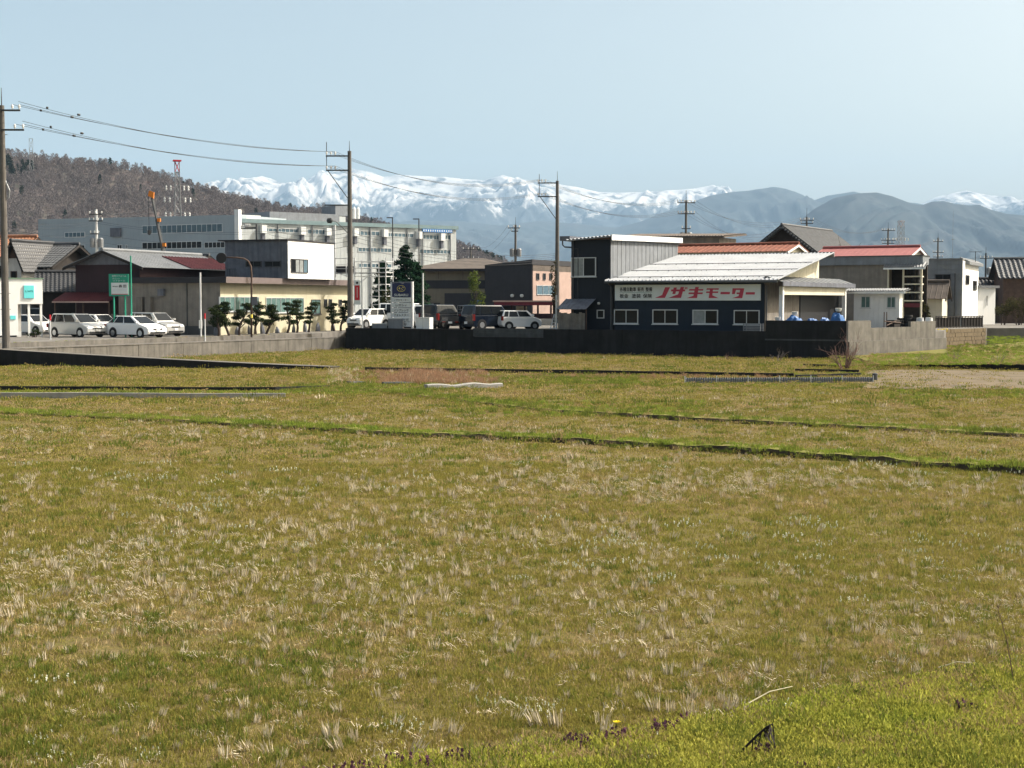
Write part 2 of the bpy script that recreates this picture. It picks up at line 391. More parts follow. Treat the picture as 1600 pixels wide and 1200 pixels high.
# --- mountains: real relief at real distances
def lerp_pts(pts, x):
    xs = [p[0] for p in pts]; return float(np.interp(x, xs, [p[1] for p in pts]))
def relief(name, sky_, D, foot, back, mat, nx, ny, amp, wl, seed, drop=0.0, p=1.0, oct_=5, px0=-250, px1=1850):
    X0, X1 = (px0 - 800) / FPX * D, (px1 - 800) / FPX * D
    vs_ = []; fs = []
    for j in range(ny + 1):
        t = j / ny * (1 + back); Y = D * (foot + (1 - foot) * t)
        for i in range(nx + 1):
            X = X0 + (X1 - X0) * i / nx
            H = CAMH + (HOR - lerp_pts(sky_, 800 + X / D * FPX)) / FPX * D - drop
            f = min(t, 1) ** p if t <= 1 else 1 - 1.2 * (t - 1)
            q = Vector((X / wl, Y / wl * .55, seed))
            q2 = q + Vector((noise.noise(q * .7 + Vector((9, 3, 1))), noise.noise(q * .7), 0)) * .8
            rel = (noise.ridged_multi_fractal(q2 * .8, .85, 2.15, oct_, 1.0, 2.0) - 1.15) * .42 * amp
            env = max(0, 1 - ((t - .5) / .5) ** 2) if t <= 1 else 0
            z = H * f + H * rel * (env * .62 + .012)
            vs_.append((X, Y, max(z, -6) if t > 0 else -6))
    w = nx + 1
    for j in range(ny):
        for i in range(nx): fs.append((j * w + i, j * w + i + 1, (j + 1) * w + i + 1, (j + 1) * w + i))
    m = MB(); m.v = vs_; m.f = fs
    o = m.build(name, mat, recalc=False, smooth=True); struct(o); return o
SNOW = [(-250, 335), (0, 320), (200, 310), (300, 300), (330, 292), (345, 288), (380, 282), (412, 276), (440, 286), (470, 291), (490, 277), (515, 271), (550, 265), (575, 268), (600, 277), (625, 273), (660, 276), (690, 277), (720, 280), (755, 283), (785, 275), (810, 281), (850, 286), (880, 290), (900, 292), (935, 300), (960, 302), (1000, 302), (1040, 299), (1080, 296), (1112, 290), (1130, 298), (1160, 310), (1300, 322), (1420, 324), (1440, 318), (1460, 308), (1480, 303), (1505, 299), (1530, 305), (1560, 312), (1600, 317), (1700, 322), (1850, 330)]
F1 = [(-250, 372), (300, 372), (450, 366), (560, 352), (650, 345), (720, 346), (780, 353), (840, 346), (900, 349), (960, 356), (1000, 347), (1040, 331), (1075, 318), (1110, 306), (1140, 301), (1170, 299), (1205, 293), (1225, 296), (1250, 305), (1268, 314), (1290, 306), (1330, 299), (1350, 304), (1400, 315), (1500, 330), (1650, 345), (1850, 350)]
F2 = [(-250, 440), (900, 430), (1050, 412), (1150, 392), (1230, 358), (1270, 326), (1300, 310), (1340, 303), (1365, 301), (1390, 307), (1420, 318), (1436, 321), (1452, 315), (1470, 314), (1490, 319), (1510, 321), (1525, 320), (1545, 328), (1570, 335), (1610, 338), (1850, 352)]
HILL = [(-450, 190), (-150, 205), (-60, 215), (0, 226), (40, 233), (80, 239), (130, 244), (170, 246), (210, 252), (260, 264), (300, 278), (340, 291), (380, 301), (420, 311), (460, 317), (510, 318), (540, 326), (580, 336), (620, 347), (680, 362), (740, 380), (790, 402), (830, 425), (870, 460), (1000, 475)]
def snow_material():
    m = bpy.data.materials.new('snow'); m.use_nodes = True; MATS['snow'] = m
    nt = m.node_tree; n = nt.nodes; l = nt.links; b = n['Principled BSDF']; b.inputs['Roughness'].default_value = .9; b.inputs['Specular IOR Level'].default_value = .1
    g = n.new('ShaderNodeNewGeometry'); sp = n.new('ShaderNodeSeparateXYZ'); l.new(g.outputs['Position'], sp.inputs[0])
    hz = n.new('ShaderNodeMapRange'); hz.inputs[1].default_value = 620; hz.inputs[2].default_value = 1350; hz.inputs[3].default_value = -.30; hz.inputs[4].default_value = .045; l.new(sp.outputs[2], hz.inputs[0])
    nz = n.new('ShaderNodeTexNoise'); nz.inputs['Scale'].default_value = .0036; nz.inputs['Detail'].default_value = 9; nz.inputs['Roughness'].default_value = .68; l.new(g.outputs['Position'], nz.inputs['Vector'])
    ad = n.new('ShaderNodeMath'); l.new(nz.outputs['Fac'], ad.inputs[0]); l.new(hz.outputs[0], ad.inputs[1])
    rp = n.new('ShaderNodeMapRange'); rp.inputs[1].default_value = .42; rp.inputs[2].default_value = .56; l.new(ad.outputs[0], rp.inputs[0])
    mx = n.new('ShaderNodeMix'); mx.data_type = 'RGBA'; mx.inputs[6].default_value = (.045, .052, .056, 1); mx.inputs[7].default_value = (.50, .49, .475, 1)
    l.new(rp.outputs[0], mx.inputs[0]); l.new(mx.outputs[2], b.inputs['Base Color'])
snow_material()
relief('snow_mountains', SNOW, 20000, .72, .10, 'snow', 700, 160, 1.25, 1150, 3.3, p=1.0, oct_=7)
relief('far_mountains', F1, 14000, .72, .12, 'far_forest', 480, 90, .8, 700, 8.1, oct_=6)
relief('near_mountains', F2, 9500, .74, .12, 'far_forest', 460, 90, .8, 480, 5.7, oct_=6)
HD = 1150.0
relief('wooded_hill', HILL, HD, .62, .25, 'forest', 170, 40, .22, 130, 2.2, drop=8.0, px0=-450, px1=1000)

# --- scattering: points with their own turn, size and variant become instances
def protos(cname, objs):
    c = bpy.data.collections.new(cname)
    for o in objs:
        for cc in list(o.users_collection): cc.objects.unlink(o)
        c.objects.link(o)
    return c
def scatter(name, label, cat, P, rot, scl, idx, coll):
    me = bpy.data.meshes.new(name); n = len(P); me.vertices.add(n); me.vertices.foreach_set('co', np.asarray(P, dtype=np.float32).ravel())
    a = me.attributes.new('rot', 'FLOAT_VECTOR', 'POINT'); a.data.foreach_set('vector', np.asarray(rot, dtype=np.float32).ravel())
    a = me.attributes.new('scl', 'FLOAT', 'POINT'); a.data.foreach_set('value', np.asarray(scl, dtype=np.float32))
    a = me.attributes.new('idx', 'INT', 'POINT'); a.data.foreach_set('value', np.asarray(idx, dtype=np.int32))
    o = bpy.data.objects.new(name, me); COL.objects.link(o); o['kind'] = 'stuff'; tag(o, label, cat)
    ng = bpy.data.node_groups.new(name, 'GeometryNodeTree')
    ng.interface.new_socket('Geometry', in_out='INPUT', socket_type='NodeSocketGeometry'); ng.interface.new_socket('Geometry', in_out='OUTPUT', socket_type='NodeSocketGeometry')
    N = ng.nodes; L = ng.links; gi = N.new('NodeGroupInput'); go = N.new('NodeGroupOutput')
    ci = N.new('GeometryNodeCollectionInfo'); ci.inputs['Collection'].default_value = coll; ci.inputs['Separate Children'].default_value = True; ci.inputs['Reset Children'].default_value = True
    ip = N.new('GeometryNodeInstanceOnPoints'); ip.inputs['Pick Instance'].default_value = True
    def at_(nm, t):
        q = N.new('GeometryNodeInputNamedAttribute'); q.data_type = t; q.inputs['Name'].default_value = nm; return q.outputs['Attribute']
    L.new(gi.outputs[0], ip.inputs['Points']); L.new(ci.outputs[0], ip.inputs['Instance']); L.new(at_('idx', 'INT'), ip.inputs['Instance Index'])
    L.new(at_('rot', 'FLOAT_VECTOR'), ip.inputs['Rotation']); L.new(at_('scl', 'FLOAT'), ip.inputs['Scale']); L.new(ip.outputs[0], go.inputs[0])
    md = o.modifiers.new('scatter', 'NODES'); md.node_group = ng
    return o
def blades(name, n, spread, hmin, hmax, w, lean, mat, droop=.3, seed=0, clump=False):
    rg = np.random.default_rng(seed); m = MB()
    for i in range(n):
        a = rg.uniform(0, 6.283); r = spread * math.sqrt(rg.uniform()); x, y = r * math.cos(a), r * math.sin(a)
        h = rg.uniform(hmin, hmax); la = rg.uniform(0, 6.283) if not clump else a; ll = lean * rg.uniform(.2, 1) * h; fa = rg.uniform(0, 6.283)
        dx, dy = ll * math.cos(la), ll * math.sin(la); wx, wy = w * .5 * math.cos(fa), w * .5 * math.sin(fa)
        m.add([(x - wx, y - wy, -.01), (x + wx, y + wy, -.01), (x + wx * .8 + dx * .45, y + wy * .8 + dy * .45, h * .6), (x - wx * .8 + dx * .45, y - wy * .8 + dy * .45, h * .6), (x + dx, y + dy, h * (1 - droop * rg.uniform()))], [(0, 1, 2, 3), (3, 2, 4)])
    return m.build(name, mat, recalc=False)
def snoise(x, y, s, seed=0): return noise.noise(Vector((x * s, y * s, seed * 7.3)))

# wood on the hill
def bare_tree(name, seed, h, wd, n, mat, ever=False):
    rg = np.random.default_rng(seed); m = MB(); m.tube([(0, 0, -1), (0, 0, h * .5), (.1, 0, h * .8)], .18, .06, 4)
    for i in range(n):
        t = rg.uniform(.25 if not ever else .1, 1); rr = wd * (math.sin(math.pi * (t * .8 + .15)) if not ever else (1.05 - t))
        a = rg.uniform(0, 6.283); r = rr * math.sqrt(rg.uniform(.05, 1)); p = Vector((r * math.cos(a), r * math.sin(a), h * t))
        d = Vector((math.cos(a) * .6 + rg.normal(0, .4), math.sin(a) * .6 + rg.normal(0, .4), 1.0 if not ever else rg.normal(0, .4))).normalized() * rg.uniform(.6, 1.5)
        s_ = d.cross(Vector(rg.normal(0, 1, 3))).normalized() * (rg.uniform(.10, .22) if not ever else rg.uniform(.3, .6))
        m.add([p - s_, p + s_, p + d + s_ * .3, p + d - s_ * .3], [(0, 1, 2, 3)])
    return m.build(name, mat, recalc=False)
tcol = protos('wood_kinds', [bare_tree('a_tree', 1, 8, 2.6, 150, 'tree_bare'), bare_tree('b_tree', 2, 7, 3.0, 150, 'tree_bare'), bare_tree('c_tree', 3, 9, 2.4, 150, 'tree_bare'), bare_tree('d_tree', 4, 9, 2.3, 160, 'tree_ever', True)])
def wood():
    P = []; rot = []; scl = []; idx = []; hill = bpy.data.objects['wooded_hill']; w = 171
    V = np.empty(len(hill.data.vertices) * 3, dtype=np.float32); hill.data.vertices.foreach_get('co', V); V = V.reshape(41, w, 3)
    for k in range(17000):
        i = RNG.uniform(0, w - 1.001); j = RNG.uniform(2, 34.9); i0, j0 = int(i), int(j); fi, fj = i - i0, j - j0
        p = (V[j0, i0] * (1 - fi) + V[j0, i0 + 1] * fi) * (1 - fj) + (V[j0 + 1, i0] * (1 - fi) + V[j0 + 1, i0 + 1] * fi) * fj
        if p[2] < 1: continue
        P.append(p); rot.append((0, 0, RNG.uniform(0, 6.28))); scl.append(RNG.uniform(.5, .95))
        ev = snoise(p[0], p[1], .012, 3) > .36 and RNG.uniform() < .75
        idx.append(3 if ev or RNG.uniform() < .008 else int(RNG.integers(0, 3)))
    scatter('hillside_wood', 'bare brown winter wood with a few dark evergreens covering the hillside', 'wood', P, rot, scl, idx, tcol)
wood()

# --- haze over the whole valley
hz = MB().box(-25500, 25500, -1000, 23000, -9, 2150).build('haze', None); hz['kind'] = 'stuff'; tag(hz, 'pale blue haze lying over the valley and in front of the mountains', 'haze')
def haze_material():
    m = bpy.data.materials.new('haze'); m.use_nodes = True; n = m.node_tree.nodes; n.clear()
    o = n.new('ShaderNodeOutputMaterial'); v = n.new('ShaderNodeVolumePrincipled'); v.inputs['Color'].default_value = (.46, .70, 1.0, 1)
    v.inputs['Density'].default_value = HAZE_DENSITY; v.inputs['Anisotropy'].default_value = 0.0
    m.node_tree.links.new(v.outputs[0], o.inputs['Volume']); return m
HAZE_DENSITY = 4.5e-5
hz.data.materials.append(haze_material())
# ================================================================== the repair shop and its lot
NANG = math.degrees(math.atan2(WC.y - WA.y, WC.x - WA.x))
_t = Fr((WA.x, WA.y, 0), NANG); _a = _t.A(870)
FN = Fr(_t.world(_a, 0), NANG)                 # a = 0 at the left corner of the dark block, b = 0 on the retaining wall
def N_thing(name, label, cat, a, b, z=LOTZ, group=None): return thing(name, label, cat, FN.world(a, b, z), FN.ang, group)
def child_frame(a, b, z=LOTZ): return Fr(FN.world(a, b, z), NANG)

def lot_wall():
    t = FN.thing('retaining_wall', 'long black-stained concrete retaining wall in front of the car lot', 'wall')
    segs = [(540, 739, 513.5), (739, 849, 527), (849, 1196, 516), (1196, 1323, 501)]
    for (x0, x1, ty) in segs:
        a0, a1 = FN.A(x0), FN.A(x1); zt = FN.Z((x0 + x1) / 2, ty); n = max(1, round((a1 - a0) / 2.0)); w = (a1 - a0) / n
        for i in range(n):
            dz = random.uniform(-.012, .012); m = MB().box(a0 + i * w + .008, a0 + (i + 1) * w - .008, random.uniform(-.012, .012), .28, -.15, zt + dz)
            m.build('panel', 'concrete_black', t)
        MB().box(a0, a1, .04, .26, -.15, zt - .03).build('core', 'concrete_black', t)
        if x0 == 739:                                            # courses of lighter blocks on top
            z1 = FN.Z(795, 513); hb = (z1 - zt - .03) / 2; k = 11; wb = (a1 - a0) / k
            for c in range(2):
                for i in range(k + (c == 1)):
                    b0 = a0 + (i - (.5 if c else 0)) * wb; b1 = b0 + wb - .012; b0, b1 = max(b0, a0), min(b1, a1)
                    if b1 - b0 > .06: MB().box(b0, b1, .02 + random.uniform(-.006, .006), .22, zt + .02 + c * hb, zt + .012 + (c + 1) * hb).build('concrete_block', 'concrete_block', t)
    a0, a1 = FN.A(1196), FN.A(1322); z = FN.Z(1260, 530)
    MB().box(a0, a1, -.05, -.013, z - .10, z).build('ledge', 'concrete_block', t)
    return t
lot_wall()
FR = Fr((WC.x, WC.y, 0), math.degrees(math.atan2(WE.y - WC.y, WE.x - WC.x)))
def side_wall():
    t = FR.thing('retaining_wall', 'sunlit pale concrete corner wall with stepped top beside the bare shrub', 'wall')
    e = FR.A(1480); zl = FR.Z(1400, 531)
    for i in range(4): MB().box(e * i / 4 + (.31 if i == 0 else .006), e * (i + 1) / 4 - .006, 0, .3, -.15, zl).build('panel', 'concrete', t)
    for (x0, x1, ty) in ((1324, 1361, 501), (1361, 1423, 511.5), (1423, 1462, 502)):
        a0, a1 = FR.A(x0, .12), FR.A(x1, .12); MB().box(max(a0, .31) + .004, a1 - .004, .1, .29, zl + .002, FR.Z((x0 + x1) / 2, ty, .12)).build('upper_panel', 'concrete', t)
side_wall()

B0 = 2.2
def block():
    aR = FN.A(953, B0); F = child_frame(0, B0); t = F.thing('office_block', 'two storey navy block with grey side wall and corrugated roof edge', 'building')
    L = LOTZ; zt = FN.Z(900, 375.0, B0) - L; d = FN.B(1058, aR) - B0
    MB().box(0, aR, 0, d, -.3, zt).build('wall', 'navy_wall', t)
    sd = MB(); n = 34
    for i in range(n):
        y0 = .05 + (d - .05) * i / n; sd.box(aR + .003, aR + .03 + .012 * (i % 2), y0, y0 + (d - .05) / n - .03, -.3, zt - .02)
    sd.build('side_cladding', 'grey_metal_wall', t)
    # mono-pitch roof rising to the back, corrugated front edge, white fascia on the right
    p = [(-.25, -.35, zt + .02), (aR + .25, -.35, zt + .26), (aR + .25, d + .3, zt + .52), (-.25, d + .3, zt + .28)]
    wavy(p, .28, .045, 0, .06).build('roof', 'roof_white', t)
    MB().prism([(-.2, -.28, zt + .0), (aR + .1, -.28, zt + .0), (aR + .1, -.2, zt + .0), (-.2, -.2, zt + .0)], [(-.2, -.28, zt - .06 + .0), (aR + .1, -.28, zt + .12), (aR + .1, -.2, zt + .12), (-.2, -.2, zt - .06)]).build('soffit_board', 'timber', t)
    MB().prism([(aR + .26, -.36, zt - .08), (aR + .3, -.36, zt - .08), (aR + .3, d + .3, zt + .16), (aR + .26, d + .3, zt + .16)], [(aR + .26, -.36, zt + .3), (aR + .3, -.36, zt + .3), (aR + .3, d + .3, zt + .54), (aR + .26, d + .3, zt + .54)]).build('fascia', 'white_metal', t)
    # left eave box with gutter pipe
    MB().box(-1.05, -.27, .3, d, zt - .02, zt + .3).build('eave_box', 'zinc_wall', t)
    MB().tube([(-.85, .35, zt - .02), (-.85, .35, zt - .3), (-.7, .35, zt - .45), (-.08, .35, zt - .5), (-.06, .3, zt - .6), (-.06, .3, 0)], .05, n=8).build('drainpipe', 'steel_dark', t)
    MB().tube([(.18, -.07, zt - .05), (.18, -.07, 0)], .05, n=8).build('drainpipe', 'alu_dark', t)
    MB().tube([(.3, -.05, zt - .6), (.55, -.05, zt - .6), (.55, -.05, 2.1)], .025, n=6).build('conduit', 'steel_dark', t)
    f = lambda x, y: (lambda q: (q[0], q[1] - L))(FN.front(x, y, B0))
    (x0, z1), (x1, z0) = f(893, 402.5), f(931.5, 432)
    window(t, FRONT(), x0, x1, z0, z1, 2, glasses=['glass_curtain', 'glass'], sill=True)
    (x0, z1), (x1, z0) = f(933, 484), f(944.5, 497.5); window(t, FRONT(), x0, x1, z0, z1, 1)
    (x, z) = f(937, 474); MB().lathe([(.02, -.3), (.09, -.22), (.09, -.1), (.02, -.0)], 10, 'y', (x, 0, z)).build('wall_lamp', 'insulator', t)
    # lean-to shelter with weathered boards
    f2 = lambda x, y: (lambda q: (q[0], q[1] - L))(FN.front(x, y, B0 - 1.2))
    (x0, z1), (x1, z0) = f2(871, 467), f2(917, 483)
    ribbed([(x0, -1.3, z0), (x1 - .05, -1.3, z0), (x1 + .1, -.03, z1), (x0 + .1, -.03, z1)], 7, .02).build('lean_to_roof', 'zinc_wall', t)
    bx = x0 + .05; k = 9; w = (x1 - .15 - bx) / k
    for i in range(k):
        h = z0 - random.uniform(.18, .32); MB().box(bx + i * w, bx + (i + 1) * w - .012, -1.2, -1.17 + random.uniform(0, .012), -.2, h).build('board', 'board_grey', t)
    for x in (x0 + .02, (x0 + x1) / 2, x1 - .12): MB().box(x, x + .07, -1.16, -1.09, -.2, z0 - .02).build('post', 'timber', t)
    # rear wing with long low roof
    db = 25.0; aw = FN.A(1131, B0 + d + db); ar = FN.A(960, B0 + d + db); zr_ = FN.Z(1095, 371, B0 + d + db) - L
    MB().box(ar, aw - .7, d + db + .5, d + db + 5, 0, zr_).build('rear_wall', 'grey_tan_wall', t)
    wavy([(ar, d + db, zr_ + .3), (aw, d + db, zr_ + .12), (aw, d + db + 6, zr_ + .55), (ar, d + db + 6, zr_ + .75)], .28, .03, 0, .16).build('rear_roof', 'brown_roof', t)
    return t
block()

def workshop():
    aL = FN.A(953, B0) + .36; aR = FN.A(1194, B0); F = child_frame(aL, B0); t = F.thing('workshop', 'low dark blue workshop with white seamed roof and four windows', 'building')
    L = LOTZ; w = aR - aL; g = lambda x, y, b=B0: (FN.front(x, y, b)[0] - aL, FN.front(x, y, b)[1] - L)
    be = B0 - .65; ze = g(1080, 438, be)[1]; xeR = g(1215, 440, be)[0]; xeL = g(945, 438, be)[0]
    dr = FN.B(1302, xeR + aL) - B0; zr = FN.ZS(1302, 395, xeR + aL) - L
    zw = ze + (zr - ze) * .65 / (dr + .65) - .12
    MB().box(0, w, 0, dr, -.3, zw).build('wall', 'blue_wall', t)
    # gable end facing right, cream cladding boards
    gp_ = lambda b: ze + (zr - ze) * (b + .65) / (dr + .65) - .14 
    MB().prism([(.3, .05, zw), (.3, dr, gp_(dr)), (.3, dr, zw)], [(w + .004, .05, zw), (w + .004, dr, gp_(dr)), (w + .004, dr, zw)]).build('gable_core', 'cream_wall', t)
    n = 16
    for i in range(n):
        b0, b1 = .15 + (dr - .15) * i / n, .15 + (dr - .15) * (i + 1) / n - .015; lo = 2.75
        if gp_(b0) - .05 <= lo: continue
        MB().prism([(w + .006, b0, lo), (w + .006, b1, lo), (w + .006, b1, gp_(b1) - .05), (w + .006, b0, gp_(b0) - .05)], [(w + .03, b0, lo), (w + .03, b1, lo), (w + .03, b1, gp_(b1) - .05), (w + .03, b0, gp_(b0) - .05)]).build('cladding_board', 'cream_wall', t)
    r = ribbed([(xeL, -.65, ze), (xeR, -.65, ze), (xeR, dr, zr), (.02, dr, zr)], 44, .075).build('roof', 'roof_white', t)
    p0, p1, p2, p3 = [Vector(q) for q in ((xeL, -.65, ze), (xeR, -.65, ze), (xeR, dr, zr), (.02, dr, zr))]
    for tt in (.09, .33, .58):
        a, b = p0.lerp(p3, tt), p1.lerp(p2, tt); m = MB().tube([a + Vector((0, 0, .09)), b + Vector((0, 0, .09))], .022, n=5)
        for i in range(31): q = a.lerp(b, i / 30); m.box(q.x - .02, q.x + .02, q.y - .03, q.y + .03, q.z + .02, q.z + .1)
        m.build('snow_guard', 'steel_dark', r)
    MB().box(.02, xeR + .03, dr - .1, dr + .06, zr - .3, zr + .07).build('ridge_cap', 'grey_roof', t)
    MB().tube([(xeL, -.74, ze - .10), (xeR, -.74, ze - .13)], .07, n=8).build('gutter', 'steel_dark', t)
    for x in (g(956.5, 470)[0], g(1198.5, 470)[0]): MB().tube([(x, -.68, ze - .14), (x, -.12, ze - .4), (x, -.12, -.1)], .045, n=8).build('drainpipe', 'alu_dark', t)
    cur = [['glass', 'glass'], ['glass', 'glass'], ['glass_curtain', 'glass'], ['glass', 'glass']]
    for i, (x0, x1, y0, y1) in enumerate(((960, 997.5, 483.5, 506), (1020, 1059, 483.5, 506.3), (1082.5, 1122, 484, 506.5), (1147, 1187, 484.5, 507))):
        (xa, z1), (xb, z0) = g(x0, y0), g(x1, y1); window(t, FRONT(), xa, xb, z0, z1, 2, glasses=cur[i], sill=True)
    # porch on the right side
    bp = B0 + .5; ap = FN.A(1220, bp) - aL; bq = FN.B(1318, ap + aL) - B0; bn = FN.B(1329, ap + aL) - B0
    zp = FN.ZS(1268, 441, ap + aL) - L
    ribbed([(ap + .3, -.1, zp - .06), (ap + .3, bn, zp - .06), (w + .045, bn, zp + .34), (w + .045, -.1, zp + .34)], 14, .03).build('porch_roof', 'grey_roof', t)
    MB().box(ap + .31, ap + .36, -.12, bn, zp - .32, zp - .02).build('porch_fascia', 'zinc_wall', t)
    MB().box(ap - .07, ap + .07, .45, bq + .2, zp - .88, zp - .34).build('porch_beam', 'cream_wall', t)
    for b in (.5, bq): MB().box(ap - .13, ap + .13, b, b + .26, -.1, zp - .35).build('porch_pillar', 'white_metal', t)
    MB().box(w + .032, w + .06, .02, bq * .48, -.1, zp + .3).build('porch_wall', 'board_grey', t)  # gable wall under the porch roof, darker colour standing in for its shade
    MB().box(w + .032, w + .05, bq * .5, bn, -.1, zp + .3).build('garage_door', 'plastic_black', t)
    return aL, w, ap, bn, t
WAL, WW, WAP, WBN, wshop = workshop()

def motor_sign():
    b = B0 - .12; a0, z1 = FN.front(960.8, 445.3, b); a1, z0 = FN.front(1188, 469.5, b)
    t = thing('shop_sign', 'long white signboard with red slanted katakana under the white roof', 'sign', FN.world(a0, b, z0), FN.ang)
    MB().box(0, a1 - a0, 0, .1, 0, z1 - z0).build('board', 'sign_white', t)
    def P(cx, zx, zy): q = FN.front(cx + zx / 12.31, 435 + zy / 12.3, b); return q[0] - a0, q[1] - z0
    polys = [(950, [(1100, 170), (1195, 170), (1095, 375), (905, 375), (1040, 320)])]
    za = [[(1220, 212), (1490, 212), (1478, 250), (1210, 250)], [(1265, 175), (1325, 175), (1295, 300), (1240, 300)], [(1400, 165), (1465, 165), (1405, 375), (1165, 375), (1350, 305)], [(1478, 170), (1498, 170), (1498, 205), (1485, 205)], [(1508, 170), (1528, 170), (1525, 208), (1513, 208)]]
    ki = [[(90, 205), (360, 205), (350, 235), (80, 235)], [(80, 270), (350, 270), (340, 302), (70, 302)], [(205, 165), (270, 165), (235, 378), (40, 378), (165, 335)]]
    mo = [[(425, 190), (655, 190), (650, 218), (415, 218)], [(415, 250), (645, 250), (640, 280), (410, 280)], [(490, 190), (545, 190), (530, 325), (650, 378), (460, 378)]]
    ba = [[(690, 260), (870, 260), (865, 305), (685, 305)]]
    ta = [[(920, 190), (1145, 190), (1105, 380), (910, 380), (1035, 338), (1045, 302), (995, 302), (998, 270), (1055, 270), (1065, 222), (985, 222), (962, 302), (908, 302)]]
    b2 = [[(1175, 265), (1350, 265), (1345, 310), (1170, 310)]]
    for cx, shapes in ((950, [polys[0][1]]), (950, za), (1070, ki), (1070, mo), (1070, ba), (1070, ta), (1070, b2)):
        m = MB()
        for i, s in enumerate(shapes):
            q = [P(cx, x, y) for x, y in s]; d = .012 + .004 * i
            m.prism([(x, -.002, z) for x, z in q], [(x, -d, z) for x, z in q])
        m.build('letter', 'sign_red', t)
    F = FRONT(); c = lambda x0, x1, y0, y1: (lambda u, v: ((u[0] + v[0]) / 2, (u[1] + v[1]) / 2, v[0] - u[0], u[1] - v[1]))(P(950, x0, y0), P(950, x1, y1))
    for s, x0, x1 in (('各種自動車', 228, 540), ('販売', 572, 690), ('整備', 726, 850)): lettering(t, s, F, *c(x0, x1, 170, 250), .012, 'sign_black')
    for s, x0, x1 in (('板金', 228, 392), ('塗装', 460, 630), ('保険', 675, 845)): lettering(t, s, F, *c(x0, x1, 295, 378), .012, 'sign_black')
    x0, zz = P(950, 225, 270); x1, _ = P(950, 850, 270); MB().box(x0, x1, -.008, -.002, zz - .008, zz + .008).build('rule_line', 'letter_teal', t)
motor_sign()

def shed():
    bs = B0 + WBN + .3; a0 = FN.A(1334, bs); a1 = FN.A(1405.5, bs); F = child_frame(a0, bs); t = F.thing('white_shed', 'low white panel shed with two green-paned windows beside the porch', 'shed')
    g = lambda x, y: (FN.front(x, y, bs)[0] - a0, FN.front(x, y, bs)[1] - LOTZ); zt = g(1370, 455)[1]; w = a1 - a0
    n = 9
    for i in range(n): MB().box(w * i / n + .006, w * (i + 1) / n - .006, -.02, .03, -.3, zt).build('wall_panel', 'white_metal', t)
    MB().box(.01, w - .01, .03, .9, -.3, zt - .01).build('wall', 'white_metal', t)
    wavy([(-.7, -.45, zt + .05), (w + .5, -.45, zt + .05), (w + .5, 1.3, zt + .2), (-.7, 1.3, zt + .2)], .2, .05, 0, .03).build('roof', 'grey_roof', t)
    MB().box(-.65, w + .5, -.5, -.42, zt - .18, zt - .02).build('eave_board', 'white_metal', t)
    for (x0, x1, y0, y1) in ((1345.5, 1360, 463, 481), (1386, 1399.5, 463.5, 481)):
        (xa, z1), (xb, z0) = g(x0, y0), g(x1, y1); window(t, FRONT(-.0), xa, xb, z0, z1, 2, 'alu', 'glass_teal', .05, True)
    return bs
BS = shed()

def store():
    bf = BS + 3.4; a0 = FN.A(1302, bf); am = FN.A(1385.5, bf); a1 = FN.A(1441, bf); F = child_frame(a0, bf)
    t = F.thing('store_building', 'tan walled store with grey flat fascia and open tyre shelves', 'building')
    g = lambda x, y: (FN.front(x, y, bf)[0] - a0, FN.front(x, y, bf)[1] - LOTZ)
    zt = g(1370, 401)[1]; zf = g(1370, 414)[1]; w0 = am - a0; w = a1 - a0
    MB().box(-2.5, w0, 0, 3, -.2, zf).build('wall', 'grey_tan_wall', t)
    MB().box(w0, w, 1.4, 1.6, -.2, zf).build('back_wall', 'timber_dark', t)
    MB().box(-2.6, w + .05, -.25, 1.7, zf + .003, zt).build('fascia', 'grey_metal_wall', t)
    MB().box(-2.7, w + .1, -.32, 1.8, zt, zt + .07).build('coping', 'steel_dark', t)
    zr = g(1412, 415)[1]
    wavy([(w0 - .1, -.75, zr - .12), (w + .35, -.75, zr - .12), (w + .35, .1, zr + .25), (w0 - .1, .1, zr + .25)], .2, .05, 0, .03).build('shelf_roof', 'grey_roof', t)
    MB().box(w0 - .1, w + .35, -.8, -.74, zr - .3, zr - .17).build('eave_board', 'white_metal', t)
    for x in (w0 + .03, w0 + (w - w0) * .44, w - .14): MB().box(x, x + .12, -.1, .02, -.1, zr - .1).build('upright', 'cream_wall', t)
    zs = [g(1420, y)[1] for y in (433, 445, 458, 471)]
    for z in zs:
        s = MB().box(w0 + (w - w0) * .45 + .02, w - .15, -.08, 1.0, z, z + .1).build('shelf', 'cream_wall', t)
    MB().box(w0 + (w - w0) * .45, w - .15, -.085, -.05, g(1420, 480)[1], g(1420, 474)[1]).build('red_rail', 'maroon', t)
    for k, z in enumerate(zs[:3] + [zs[3]]):
        for i in range(5):
            x = w0 + (w - w0) * .45 + .35 + i * .36
            if x > w - .35: break
            MB().lathe([(.17, -.09), (.29, -.1), (.31, 0), (.29, .1), (.17, .09)], 14, 'x', (x, .35, z + .41)).build('tyre', 'tyre', t, smooth=True)
store()
